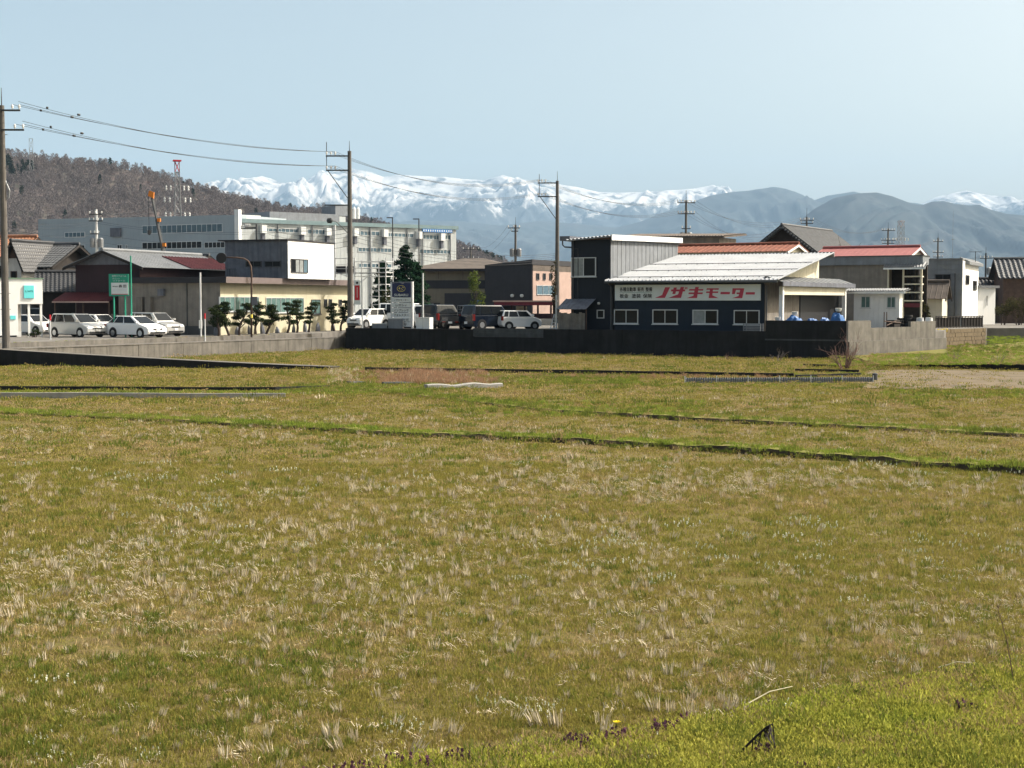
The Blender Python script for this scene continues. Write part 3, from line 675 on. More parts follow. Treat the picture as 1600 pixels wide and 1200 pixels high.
def gable_house(name, label, F, w, d, he, hr, along, wall, roof, over=.5, kind='wavy', pitch=.28, amp=.035, rows=10, gable=None, group=None, verge='timber_dark', z0=-.3, cat='house'):
    """along='a': ridge runs along the front; 'b': ridge runs into the depth, gable faces the front"""
    t = F.thing(name, label, cat, group)
    if along == 'a':
        A = [(0, 0, z0), (0, d, z0), (0, d, he), (0, d / 2, hr), (0, 0, he)]; MB().prism(A, [(w, y, z) for x, y, z in A]).build('wall', wall, t)
        s = (hr - he) / (d / 2); e = he - s * over; up = .06
        q1 = [(-over, -over, e + up), (w + over, -over, e + up), (w + over, d / 2, hr + up), (-over, d / 2, hr + up)]
        q2 = [(w + over, d + over, e + up), (-over, d + over, e + up), (-over, d / 2, hr + up), (w + over, d / 2, hr + up)]
        rc = [(-over, d / 2, hr + up + .08), (w + over, d / 2, hr + up + .08)]
        vg = [[(x, -over, e), (x, d / 2, hr), (x, d + over, e)] for x in (-over, w + over - .08)]
    else:
        A = [(0, 0, z0), (w, 0, z0), (w, 0, he), (w / 2, 0, hr), (0, 0, he)]; MB().prism(A, [(x, d, z) for x, y, z in A]).build('wall', wall, t)
        s = (hr - he) / (w / 2); e = he - s * over; up = .06
        q1 = [(-over, d + over, e + up), (-over, -over, e + up), (w / 2, -over, hr + up), (w / 2, d + over, hr + up)]
        q2 = [(w + over, -over, e + up), (w + over, d + over, e + up), (w / 2, d + over, hr + up), (w / 2, -over, hr + up)]
        rc = [(w / 2, -over, hr + up + .08), (w / 2, d + over, hr + up + .08)]
        vg = [[(-over, y, e), (w / 2, y, hr), (w + over, y, e)] for y in (-over, d + over - .08)]
    for q in (q1, q2):
        if kind == 'rib': ribbed(q, max(4, int((Vector(q[1]) - Vector(q[0])).length / pitch)), amp).build('roof', roof, t)
        else: wavy(q, pitch, amp, rows).build('roof', roof, t)
    MB().tube(rc, .13, n=8).build('ridge_cap', roof, t)
    if gable and along == 'b': MB().prism([(.02, -.012, he + .02), (w - .02, -.012, he + .02), (w / 2, -.012, hr - .03)], [(.02, -.03, he + .02), (w - .02, -.03, he + .02), (w / 2, -.03, hr - .03)]).build('gable_panel', gable, t)
    if gable and along == 'a': MB().prism([(w + .012, .02, he), (w + .012, d - .02, he), (w + .012, d / 2, hr - .03)], [(w + .03, .02, he), (w + .03, d - .02, he), (w + .03, d / 2, hr - .03)]).build('gable_panel', gable, t)
    for v in vg:
        ax = 0 if along == 'a' else 1
        for i in (0, 1):
            p, q = v[i], v[i + 1]; of = [(0, 0, -.16), (0, 0, .03)]; dd = (.08, 0, 0) if ax == 0 else (0, .08, 0)
            pts = [(p[0], p[1], p[2] - .16), (q[0], q[1], q[2] - .16), (q[0], q[1], q[2] + .04), (p[0], p[1], p[2] + .04)]
            MB().prism(pts, [(x + dd[0], y + dd[1], z + dd[2]) for x, y, z in pts]).build('verge_board', verge, t)
    return t
# houses behind the workshop
def ph(px, Y, z=LOTZ): p = at(px, 480, Y); return (p.x, p.y, z)
def zpx(py, Y): return CAMH + (HOR - py) / FPX * Y
def house_px(name, label, xl, xr, ye, yr, Y, d, along, wall, roof, ang=NANG, **k):
    F = Fr(ph(xl, Y), ang); w = F.A(xr); c = (xl + xr) / 2
    he = F.Z(xl + 5, ye) ; hr = (F.Z(c, yr, d / 2) if along == 'a' else F.Z(c, yr))
    return gable_house(name, label, F, w, d, he, hr, along, wall, roof, **k), F, w, he
house_px('rust_roof_house', 'house with rust-red ribbed roof just behind the workshop ridge', 1050, 1226, 395, 384.5, 124, 5, 'a', 'cream_wall', 'rust_red_roof', kind='rib', pitch=.45, amp=.05, verge='white_metal', over=.35)
house_px('red_roof_house', 'house with smooth pinkish-red roof behind the tan store', 1276, 1416, 401, 388.5, 128, 6, 'a', 'cream_wall', 'pink_red_roof', kind='rib', pitch=.5, amp=.012, verge='white_metal', over=.4)
house_px('temple_roof_house', 'big traditional house with black tiled gable roof and pale verge tiles', 1180, 1272, 390, 353, 152, 14, 'b', 'timber_dark', 'tile_grey', ang=-30, pitch=.3, amp=.05, rows=16, over=1.1, verge='tile_black')
def verge_tiles():
    """round end tiles along the black gable of the big house"""
    h = bpy.data.objects['temple_roof_house']; bb = [c for c in h.children if c.name.startswith('verge_board')][:2]
    for o in bb:
        P = [v.co for v in o.data.vertices][:2]; a, b = P[0], P[1]
        for i in range(15):
            q = a.lerp(b, (i + .5) / 15); MB().lathe([(.09, -.06), (.13, 0), (.05, .02)], 8, 'y', (q.x, q.y - .05, q.z + .02)).build('end_tile', 'tile_grey', h)
verge_tiles()
def tarps():
    tops = [(1201, 1218, 499, 'low flat blue tarp heap with small white lid beside the drainpipe', 1.0), (1222, 1247, 490, 'rounded blue tarp heap with white tub on top under the porch', 1.5), (1255, 1275, 494, 'low blue tarp bundle between the other tarp heaps', 1.1), (1276, 1292, 494, 'flat blue tarp bundle below the dark garage door', 1.1), (1294, 1314, 484, 'tall crumpled blue and white tarp heap against the porch pillar', 1.2)]
    for k, (x0, x1, yt, lab, dep) in enumerate(tops):
        b = .55; a0, a1 = FN.A(x0, b), FN.A(x1, b); zt = FN.Z((x0 + x1) / 2, yt, b) - LOTZ
        t = N_thing('tarp_heap', lab, 'tarp', (a0 + a1) / 2, b + dep / 2 + .1, LOTZ, 'blue tarp heaps behind the wall')
        n = 14; w = (a1 - a0) * .5; m = MB(); vs_ = []; fs = []
        for j in range(n + 1):
            for i in range(n + 1):
                u, v = i / n * 2 - 1, j / n * 2 - 1; r = max(abs(u), abs(v)); h = zt * (1 - r ** 4) * (.86 + .22 * noise.noise(Vector((u * 1.7 + k * 9, v * 1.7, k)))) + .07 * noise.noise(Vector((u * 5, v * 5, k * 3)))
                vs_.append((u * w * 1.06, v * dep * .5, max(h, -.02)))
        for j in range(n):
            for i in range(n): fs.append((j * (n + 1) + i, j * (n + 1) + i + 1, (j + 1) * (n + 1) + i + 1, (j + 1) * (n + 1) + i))
        m.add(vs_, fs); m.build('tarp', 'tarp_blue', t, recalc=False)
        if k in (0, 1, 4): MB().lathe([(.16, 0), (.2, .16), (.21, .2), (.18, .21)], 12, 'z', (.05, 0, zt * .93)).build('tub', 'insulator', t)
tarps()
def crate():
    a0, z1 = FN.front(1161, 505, 1.0); a1, z0 = FN.front(1188, 517, 1.0)
    t = N_thing('wire_crate', 'grey plastic crate standing below the rightmost workshop window', 'crate', a0, 1.0)
    w, h = a1 - a0, z1 - LOTZ; MB().box(0, w, .03, .6, .05, .1).build('floor', 'grey_roof', t)
    for (p, q) in (((0, 0), (w, .02)), ((0, .6), (w, .62))):
        for i in range(6): MB().box(p[0], q[0], p[1], q[1], .05 + i * h / 6.5, .05 + i * h / 6.5 + h / 11).build('slat', 'grey_roof', t)
    for x in (0, w - .04):
        for y in (.022, .56): MB().box(x, x + .04, y, y + .036, 0, h).build('corner_post', 'grey_roof', t)
crate()
def ladder():
    b = 1.6; a0 = FN.A(859, b); t = N_thing('ladder', 'aluminium step ladder leaning by the dark block corner', 'ladder', a0, b)
    h = FN.Z(866, 491, b) - LOTZ; w = .42
    for y, s in ((0, 1), (.7, -1)):
        for x in (0, w): MB().tube([(x, y, 0), (x + .2, y + s * .3, h)], .03, n=6).build('rail', 'alu', t)
    for i in range(1, 6): f = i / 6; MB().box(.2 * f, w + .2 * f, .3 * f - .05, .3 * f + .05, h * f - .02, h * f + .015).build('rung', 'alu', t)
    b = 1.2; a = FN.A(869.5, b); m = N_thing('white_post', 'slim white post standing at the dark block corner', 'post', a, b); MB().box(-.05, .05, -.05, .05, 0, FN.Z(869, 461, b) - LOTZ).build('shaft', 'alu', m); MB().box(-.1, .1, -.1, .1, 0, .06).build('foot', 'steel', m)
ladder()
# ================================================================== left side: shop, old houses, hall, factory
# --- concrete edge of the road, cast in panels
def road_wall():
    t = thing('road_wall', 'sunlit stained concrete wall of panels carrying the road edge', 'wall', Q0, math.atan2(QD.y, QD.x))
    n = 26
    for i in range(n):
        s0, s1 = -6 + 34.6 * i / n, -6 + 34.6 * (i + 1) / n
        MB().box(s0 + .01, s1 - .01, random.uniform(-.015, .01), .2, -.15, .85 + random.uniform(-.006, .006)).build('panel', 'concrete', t)
    MB().box(-6, 28.6, .03, .19, -.15, .82).build('core', 'concrete', t)
    MB().box(-6, 28.5, -.03, .25, .857, .91).build('coping', 'concrete', t)
road_wall()
tag(MB().box(-30, 29.4, 2.72, 2.88, .7, YZ + .04).build('kerb', 'concrete', loc=Q0, rotz=math.atan2(QD.y, QD.x)), 'pale concrete kerb between the road and the parked cars', 'kerb')

# --- white shop
def shop():
    Y = 103.0; p = at(67, 480, Y); F = Fr((p.x, p.y, YZ), 30); t = F.thing('white_shop', 'white flat-fronted shop with turquoise square plaque and open carport corner', 'shop')
    f = lambda x, y: F.front(x, y); L = YZ
    zt = f(40, 436)[1]; zo = f(45, 475)[1]; aL = F.A(28); aF = F.A(-30)
    MB().box(aF, 0, 0, 4, zo, zt).build('upper_wall', 'shop_white', t)
    MB().box(aF, aL, .0, 4, .12, zo - .003).build('lower_wall', 'shop_white', t)
    MB().box(aF, aL - .1, .08, 3.9, -.2, .12).build('plinth', 'steel_dark', t)
    MB().box(aF - .1, .06, -.06, 4.1, zt, zt + .08).build('coping', 'leaf_cap', t)
    MB().box(aL, F.A(45), 2.6, 2.7, -.1, zo).build('carport_wall', 'plaster', t)
    for x in (45.5, 64.5): a = F.A(x); MB().box(a - .07, a + .07, .06, .2, -.1, zo).build('pillar', 'shop_white', t)
    (x0, z1), (x1, z0) = f(37, 446), f(53, 466); s = MB().box(x0, x1, -.08, -.003, z0, z1).build('plaque', 'sign_cyan', t)
    lettering(s, "L.W'S", FRONT(-.085), (x0 + x1) / 2, z0 + (z1 - z0) * .55, (x1 - x0) * .75, .12, 0.0, 'letter_teal')
    (x0, z1), (x1, z0) = f(16, 493), f(24.5, 499); MB().box(x0, x1, -.05, -.003, z0, z1).build('small_plaque', 'sign_cyan', t)
    (x0, z1), (x1, z0) = f(33, 519), f(39, 524); MB().box(x0, x1, 1.2, 1.5, -.05, .35).build('step_box', 'white_metal', t)
mk('leaf_cap', (.16, .25, .18), .7, .1)
shop()
OLD = 'old houses behind the white shop'
def town_house(name, label, xl, xr, ye, yr, Y, d, along, wall, roof, ang, **k):
    F = Fr(ph(xl, Y, YZ), ang); w = F.A(xr); he = F.Z((xl + xr) / 2, ye); hr = F.Z((xl + xr) / 2, yr, d / 2 if along == 'a' else 0)
    return gable_house(name, label, F, w, d, he, hr, along, wall, roof, **k), F, w, he
t, F, w, he = town_house('tiled_house', 'old house with bright orange tiled roof behind the utility pole', -35, 22, 398, 372, 122, 6, 'a', 'plaster', 'tile_orange', -12, group=OLD, rows=9, pitch=.3)
window(t, FRONT(), w - 1.2, w - .3, he - 2.4, he - .9, 1, 'timber', 'glass')
t, F, w, he = town_house('tiled_house', 'old plastered house with dark timber gable beside the orange roof', 14, 34, 404, 378, 118.5, 5, 'b', 'plaster', 'tile_black', -16, group=OLD, rows=9, pitch=.3, gable='timber')
window(t, FRONT(), .25, .8, he - 2.3, he - 1.0, 1, 'timber', 'glass')
t, F, w, he = town_house('tiled_house', 'old timber framed house with low grey tiled eave and white plaster band', 38, 79, 411, 384, 121, 6, 'a', 'timber_dark', 'tile_grey', -18, group=OLD, rows=10, pitch=.3, over=.8)
for i in range(6): MB().fbox(FRONT(), .15 + i * w / 6, w / 6 * (i + 1) - .02, he - .75, he - .1, .005, .03).build('plaster_panel', 'plaster', t)
window(t, FRONT(), w * .1, w * .62, he - 2.1, he - 1.0, 3, 'timber', glasses=['glass', 'glass', 'glass_curtain']); window(t, FRONT(), w * .66, w * .95, he - 2.2, he - .9, 2, 'alu', 'glass_curtain')
wavy([(-.4, -1.6, he - 2.9), (w + .4, -1.6, he - 2.9), (w + .4, .0, he - 2.35), (-.4, .0, he - 2.35)], .3, .035, 5).build('lower_roof', 'tile_grey', t)
t, F, w, he = town_house('tiled_house', 'old house with sunlit cream gable and dark verge behind the timber house', 60, 112, 408, 382, 140, 8, 'a', 'cream_wall', 'tile_black', 24, group=OLD, rows=10, pitch=.3)
town_house('tiled_shed', 'low storehouse with steep grey tiled roof left of the maroon house', 64, 118, 452, 427, 115.5, 5, 'a', 'timber_dark', 'tile_black', 16, group=OLD, rows=10, pitch=.3)
town_house('tiled_house', 'small cream house with black and white striped tiles behind the maroon house', 247, 291, 423, 401, 138, 6, 'a', 'cream_wall', 'tile_grey', -24, group=OLD, rows=10, pitch=.35, amp=.06)
# --- maroon house
t, F, w, he = town_house('maroon_house', 'tall maroon sheet-metal house with grey gable and lean-to roof', 119, 219, 414, 392.5, 114, 13, 'b', 'maroon_wall', 'grey_roof', -19, kind='rib', pitch=.45, amp=.03, gable='zinc_wall', over=.7)
zl = F.Z(150, 470); wavy([(-.9, -1.7, zl), (w * .72, -1.7, zl), (w * .72, -.02, zl + .65), (-.9, -.02, zl + .65)], .2, .03, 0).build('lean_to_roof', 'maroon_roof', t)
MB().box(-.9, w * .72, -1.78, -1.7, zl - .14, zl - .04).build('eave_board', 'pink_wall', t)
for x in (-.8, w * .3, w * .7): MB().box(x, x + .1, -1.65, -1.55, -.1, zl - .1).build('post', 'timber', t)
MB().box(w * .55, w * .66, -.06, -.003, .6, 1.5).build('meter_box', 'board_grey', t)
_hr = F.Z(169, 392.5); _sl = (_hr - he) / (w / 2)
ribbed([(w + .72, 6.2, he - _sl * .72 + .13), (w + .72, 13.75, he - _sl * .72 + .13), (w / 2 + .9, 13.75, _hr - _sl * .9 + .13), (w / 2 + .9, 6.2, _hr - _sl * .9 + .13)], 16, .05).build('patched_roof', 'maroon_roof', t)

# --- beige hall with the white upper storey
def hall():
    p = gp(345, 523.5, YZ); F = Fr((p.x, p.y, YZ), -20.2); t = F.thing('beige_hall', 'single storey beige hall with brown flat fascia and white upper room', 'building')
    aL = F.A(186); D = F.B(546); zt = F.Z(345, 432.5); zf = F.Z(345, 441.5)
    MB().box(aL, 0, 0, D, -.3, zf).build('wall', 'beige_wall', t)
    MB().box(aL - .2, .68, -.35, D + .4, zf + .003, zt - .003).build('roof_slab', 'dark_fascia', t)
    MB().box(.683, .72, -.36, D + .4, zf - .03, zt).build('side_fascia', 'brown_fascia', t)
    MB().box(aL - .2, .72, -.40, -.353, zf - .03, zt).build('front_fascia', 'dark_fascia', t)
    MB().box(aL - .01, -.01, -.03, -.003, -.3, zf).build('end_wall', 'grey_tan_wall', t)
    RF = RIGHT()
    def rw(x0, x1, y0, y1, n, gl, fr='alu'):
        b0, z1 = F.side(x0, y0); b1, z0 = F.side(x1, y1); window(t, RF, b0, b1, z0, z1, n, fr, gl, .05, True)
    rw(342, 404, 463.5, 486, 8, 'glass_teal'); rw(415, 474, 465, 488, 8, 'glass_teal'); rw(486, 500, 468, 490.5, 2, 'glass_teal', 'alu_dark')
    rw(506, 510.5, 467.5, 479, 1, 'glass', 'alu_dark'); rw(513.5, 518, 467.5, 479, 1, 'glass', 'alu_dark'); rw(529, 533.5, 468, 477, 1, 'glass', 'alu_dark')
    # on the end wall
    a, z = F.front(254, 457); MB().box(a - .25, a + .25, -.3, 0, z - .25, z + .25).build('vent_hood', 'zinc_wall', t)
    for x in (223, 236): a, z = F.front(x, 483); MB().box(a - .25, a + .25, -.45, -.02, .3, z + .9 - 0).build('gas_cabinet', 'board_grey', t)
    a = F.A(293); MB().tube([(a, -.06, zf), (a, -.06, 0)], .04, n=6).build('drainpipe', 'steel_dark', t)
    a0, a1 = F.A(275), F.A(338); MB().box(a0, a1, -.06, -.002, -.2, .65).build('plinth', 'steel_dark', t)
    # upper room
    U0 = F.B(450, 0.0)
    by = 8.2; aR = F.A(450, by); al = F.A(352.5, by); zt2 = F.Z(452, 375.5, by); D2 = F.B(521.5, aR)
    MB().box(al, aR - .003, by, D2, zt - .002, zt2).build('upper_wall', 'zinc_wall', t)  # front of the white room, its shade put into a dark wall colour
    MB().box(aR, aR + .05, by - .02, D2, zt - .002, zt2 - .02).build('upper_side_wall', 'white_wall', t)
    MB().box(al - .5, aR + .12, by - .25, D2 + .1, zt2, zt2 + .1).build('upper_roof', 'dark_fascia', t)
    for (x0, x1, y0, y1) in ((384, 409, 408, 417), (414, 439, 408, 417)):
        (xa, z1), (xb, z0) = F.front(x0, y0, by), F.front(x1, y1, by); window(t, FRONT(by), xa, xb, z0, z1, 2, 'alu_dark', 'glass')
    (b0, z1), (b1, z0) = F.side(454, 404, aR + .05), F.side(480.5, 427, aR + .05); window(t, RIGHT(aR + .05), b0, b1, z0, z1, 4, 'alu_dark', glasses=['glass', 'glass_curtain', 'glass_curtain', 'glass_blue'])
    (b0, z1), (b1, z0) = F.side(503, 384.5, aR + .055), F.side(509.5, 396, aR + .055); MB().fbox(RIGHT(aR + .05), b0, b1, z0, z0 + .08, .003, .02).fbox(RIGHT(aR + .05), b0, b1, z1 - .08, z1, .003, .02).fbox(RIGHT(aR + .05), b1 - .15, b1, z0 + .08, z1 - .08, .003, .02).build('faded_mark', 'sign_offwhite', t)
    (b0, z1), (b1, z0) = F.side(494, 400, aR + .055), F.side(519, 404.5, aR + .055); [MB().fbox(RIGHT(aR + .05), b0 + (b1 - b0) * i / 7, b0 + (b1 - b0) * (i + .55) / 7, z0 + .05 * (i % 3), z1, .003, .02).build('faded_mark', 'sign_offwhite', t) for i in range(7)]
    m = MB(); a0, a1 = F.A(361, by), F.A(377, by)
    zz = F.Z(370, 421, by)
    for a in np.linspace(a0, a1, 7): m.box(a, a + .03, by - .75, by - .72, zt, zz)
    m.box(a0, a1 + .03, by - .76, by - .71, zz, zz + .04); m.build('rail', 'steel_dark', t)
    return F
FH = hall()

# --- factory
def factory():
    c = at(374, 480, 262.0); l = at(62, 480, 283.0); r = at(713, 480, 292.0)
    t = thing('factory', 'large three storey factory with blue-grey long wing and white sheet-metal wing', 'factory', (c.x, c.y, 1.5))
    def wing(A, B, mat, yA, yB, depth, nameW, far=None):
        d = Vector((B.x - A.x, B.y - A.y, 0)); Lw = d.length; d.normalize(); n = Vector((d.y, -d.x, 0))
        if n.y > 0: n = -n
        zA = zpx(yA, A.y) - 1.5; zB = zpx(yB, B.y) - 1.5; o = Vector((A.x - c.x, A.y - c.y, 0))
        def G(x, z, dd): q = o + d * x + n * dd; return (q.x, q.y, z)
        m = MB(); m.prism([G(0, -1, 0), G(Lw, -1, 0), G(Lw, -1, -depth), G(0, -1, -depth)], [G(0, zA, 0), G(Lw, zB, 0), G(Lw, zB, -depth), G(0, zA, -depth)]); m.build(nameW, mat, t)
        def px2(px, py):
            rr = ray(px, py); P = Vector((A.x, A.y, 0)); k = (P - EYE).dot(n) / rr.dot(n); q = EYE + rr * k; return (q - P).dot(d), q.z - 1.5
        return G, px2, Lw, zA, zB
    def strip(G, px2, x0, x1, y0, y1, n, gl):
        (a, z1), (b, z0) = px2(x0, y0), px2(x1, y1); z0b = z1 - abs(z1 - z0); flip = a > b
        if flip: a, b = b, a
        window(t, G, a, b, min(z0, z1), max(z0, z1), n, 'alu', gl, .12)
    G, P, Lw, zA, zB = wing(Vector((c.x, c.y, 0)), Vector((l.x, l.y, 0)), 'factory_grey', 336.5, 343.5, 30, 'long_wing')
    for (x0, x1, y0, y1, n, g) in ((222, 348, 352.5, 362.5, 16, 'glass_blue'), (222, 316, 378.5, 388, 12, 'glass'), (319, 352, 378, 387.5, 5, 'glass'), (101, 133, 363, 371, 5, 'glass_blue'), (101, 133, 383, 391, 5, 'glass'), (183, 191, 382, 390, 2, 'glass'), (196, 199, 382, 389, 1, 'glass'), (322, 351, 352.5, 361.5, 4, 'glass'), (297, 345, 405, 416, 7, 'glass_blue')):
        if (x0, y0) == (322, 352.5): continue
        strip(G, P, x0, x1, y0, y1, n, g)
    (a, z1), (b, z0) = P(190, 356), P(175, 370); MB().fbox(G, a, b, z0, z1, .05, .5).build('blue_unit', 'zinc_wall', t)
    MB().fbox(G, -.6, .3, -1, zA + .9, -.1, .8).build('corner_column', 'white_metal', t)
    G, P, Lw, zA, zB = wing(Vector((c.x, c.y, 0)), Vector((r.x, r.y, 0)), 'factory_white', 344.5, 356.0, 26, 'white_wing')
    n = 60
    m = MB()
    for i in range(n): x = Lw * (i + .5) / n; zz = zA + (zB - zA) * (i + .5) / n; m.fbox(G, x - .06, x + .06, -1, zz - .1, .0, .02)
    m.build('wall_ribs', 'factory_white', t)
    m = MB(); m.prism([G(-.3, zA - .45, .02), G(Lw + .3, zB - .45, .02), G(Lw + .3, zB - .45, .4), G(-.3, zA - .45, .4)], [G(-.3, zA + .25, .02), G(Lw + .3, zB + .25, .02), G(Lw + .3, zB + .25, .4), G(-.3, zA + .25, .4)]); m.build('eave_trim', 'factory_teal', t)
    for (x0, x1, y0, y1, k) in ((412, 466, 355.5, 364, 8), (480, 515, 357.5, 367, 6), (556, 593, 360, 369, 6), (603, 646, 363, 371.5, 7), (659, 688, 366, 375, 5), (692, 705, 366.5, 375, 2), (559, 612, 386, 395, 9), (655, 704, 389, 397.5, 9), (560, 612, 411, 419, 8)): strip(G, P, x0, x1, y0, y1, k, 'glass_blue')
    for x, y in ((409, 356.5), (470, 359), (510, 361), (553, 361.5), (599, 363), (652, 366), (688, 369)):
        (a, z) = P(x, y); MB().fbox(G, a - .5, a + .5, z - .9, z + .5, .1, 1.0).build('vent_hood', 'white_metal', t); MB().fbox(G, a - .3, a + .3, z - 2.4, z - .92, .1, .7).build('vent_duct', 'zinc_wall', t)
    for x in (434, 488, 520, 578, 636, 660, 703):
        (a, z) = P(x, 400); MB().fbox(G, a - .09, a + .09, -1, zA + (zB - zA) * a / Lw - .5, .1, .28).build('downpipe', 'grey_roof', t)
    (a, z1), (b, z0) = P(658, 357.5), P(704, 364); MB().fbox(G, a, b, z0, z1, .42, .55).build('name_board', 'sign_blue', t)
    m = MB(); k = 13
    for i in range(k): x = a + (b - a) * (i + .3) / k; m.fbox(G, x, x + (b - a) / k * .35, z0 + .12, z1 - .12, .551, .57)
    m.build('name_board_letters', 'white_metal', t)
    (a, z1), (b, z0) = P(374, 343), P(391, 347); MB().fbox(G, 0.5, 5, zA + .2, zA + 1.0, -6, -1).build('roof_unit', 'white_metal', t)
    # penthouse
    m = MB(); a0, _ = P(470, 340); a1, _ = P(567, 340); zr = zpx(333, c.y + 14) - 1.5
    m.fbox(G, a0 - 3, a0 + 12, zA - 2, zr, -20, -6); m.build('penthouse', 'grey_metal_wall', t)
    MB().fbox(G, a0 + 12.01, a1, zA - 2, zr - .4, -20, -6).build('penthouse_side', 'factory_white', t)
    MB().fbox(G, a0 + 13, a0 + 16, zr, zr + 1.9, -14, -9).build('tank', 'grey_metal_wall', t)
    for i in range(3): q = G(a0 + 17 + i * .9, zr - .4, -10); MB().lathe([(.35, 0), (.35, 1.9), (.1, 2.3)], 10, 'z', q).build('roof_vent', 'pipe_white', t)
factory()

def block_px(name, label, cat, xl, xr, yt, Y, d, wall, ang, z=LOTZ, top=None, over=.25, group=None):
    F = Fr(ph(xl, Y, z), ang); w = F.A(xr); h = F.Z((xl + xr) / 2, yt); t = F.thing(name, label, cat, group)
    MB().box(0, w, 0, d, -.3, h).build('wall', wall, t)
    if top: MB().box(-over, w + over, -over, d + over, h, h + .22).build('roof', top, t)
    return t, F, w, h
# brown hall with hipped roof, slate building, pink flank
t, F, w, h = block_px('brown_hall', 'wide tan hall with low hipped brown roof behind the conifers', 'building', 647, 800, 420, 158, 14, 'tan_wall', -8)
zr = F.Z(735, 404, 7); e = .9
MB().prism([(-e, -e, h), (w + e, -e, h), (w + e, 14 + e, h), (-e, 14 + e, h)], [(w * .42, 6, zr), (w * .62, 6, zr), (w * .62, 8, zr), (w * .42, 8, zr)]).build('roof', 'brown_roof', t)
MB().box(-e, w + e, -e - .03, -e + .05, h - .28, h - .003).build('fascia', 'dark_fascia', t)
z0, z1 = F.Z(700, 451), F.Z(700, 438); MB().box(.8, w, -.05, -.002, z0, z1).build('dark_band', 'slate_wall', t)
(x0, z1), (x1, z0) = F.front(668, 473), F.front(688, 484); window(t, FRONT(), x0, x1, z0, z1, 2, 'alu_dark', glasses=['glass_curtain', 'glass'])
for x in (.25, .5, .75): MB().box(w * x, w * x + .06, -.03, -.002, F.Z(700, 436), h - .3).build('panel_joint', 'brown_roof', t)
t, F, w, h = block_px('slate_building', 'plain dark slate building with pinkish tiled flank and small windows', 'building', 757.5, 831, 414, 146, 14, 'slate_wall', -28)
MB().prism([(-.1, -.1, h), (w + .1, -.1, h), (w + .1, 14, h), (-.1, 14, h)], [(-.1, -.1, h + .02), (w + .1, -.1, h + .5), (w + .1, 14, h + .5), (-.1, 14, h + .02)]).build('parapet', 'slate_wall', t)
zc = F.ZS(850, 424, w); MB().box(w + .003, w + .06, .1, 13.8, -.3, zc).build('flank_wall', 'pink_wall', t); MB().box(w + .003, w + .06, .1, 13.8, zc + .003, h + .4).build('flank_band', 'brown_roof', t)
for (x0, x1) in ((837.5, 842), (848, 852), (858, 862)): (b0, z1), (b1, z0) = F.side(x0, 427, w + .06), F.side(x1, 437.5, w + .06); window(t, RIGHT(w + .06), b0, b1, z0, z1, 1, 'alu_dark', 'glass')
(b0, z1), (b1, z0) = F.side(838, 445.5, w + .06), F.side(866, 461, w + .06); window(t, RIGHT(w + .06), b0, b1, z0, z1, 3, 'alu', 'glass_blue')
for x in (801, 816): a, z = F.front(x, 462); MB().lathe([(.05, -.25), (.16, -.2), (.16, 0)], 10, 'y', (a, 0, z)).build('wall_lamp', 'insulator', t)
MB().box(-5.2, -.003, 1.0, 6, -.3, F.Z(720, 458)).build('low_wing', 'slate_wall', t)
(x0, z1), (x1, z0) = F.front(745, 468, 1.0), F.front(752.5, 482, 1.0); MB().box(x0, x1, .94, .99, 0, z1).build('door', 'sign_blue', t)
# maroon canopy of the forecourt
def canopy():
    F = Fr(ph(776, 127), -4); w = F.A(863); t = F.thing('forecourt_canopy', 'maroon open shelter with pale roof edge and stone counter', 'shelter')
    h = F.Z(820, 477); h1 = F.Z(820, 469.5)
    MB().box(-.2, w + .2, -.3, 4, h, h1 - .12).build('fascia', 'maroon', t); MB().box(-.3, w + .3, -.4, 4.1, h1 - .117, h1).build('roof', 'pink_wall', t)
    for i in range(5): a = .1 + (w - .3) * i / 4; MB().box(a, a + .16, 0, .16, -.1, h).build('post', 'maroon_wall', t)
    MB().box(w * .52, w + .1, .3, .6, -.1, F.Z(850, 490)).build('panel_wall', 'maroon_wall', t); MB().box(w * .3, w * .5, 3.6, 3.7, .5, h - .1).build('back_board', 'cream_wall', t)
    MB().box(w * .0, w * .28, 3.6, 3.7, .2, h - .1).build('back_board', 'slate_wall', t)
    MB().box(w * .6, w + .2, -.5, -.2, -.1, .55).build('counter', 'concrete_pale', t)
canopy()
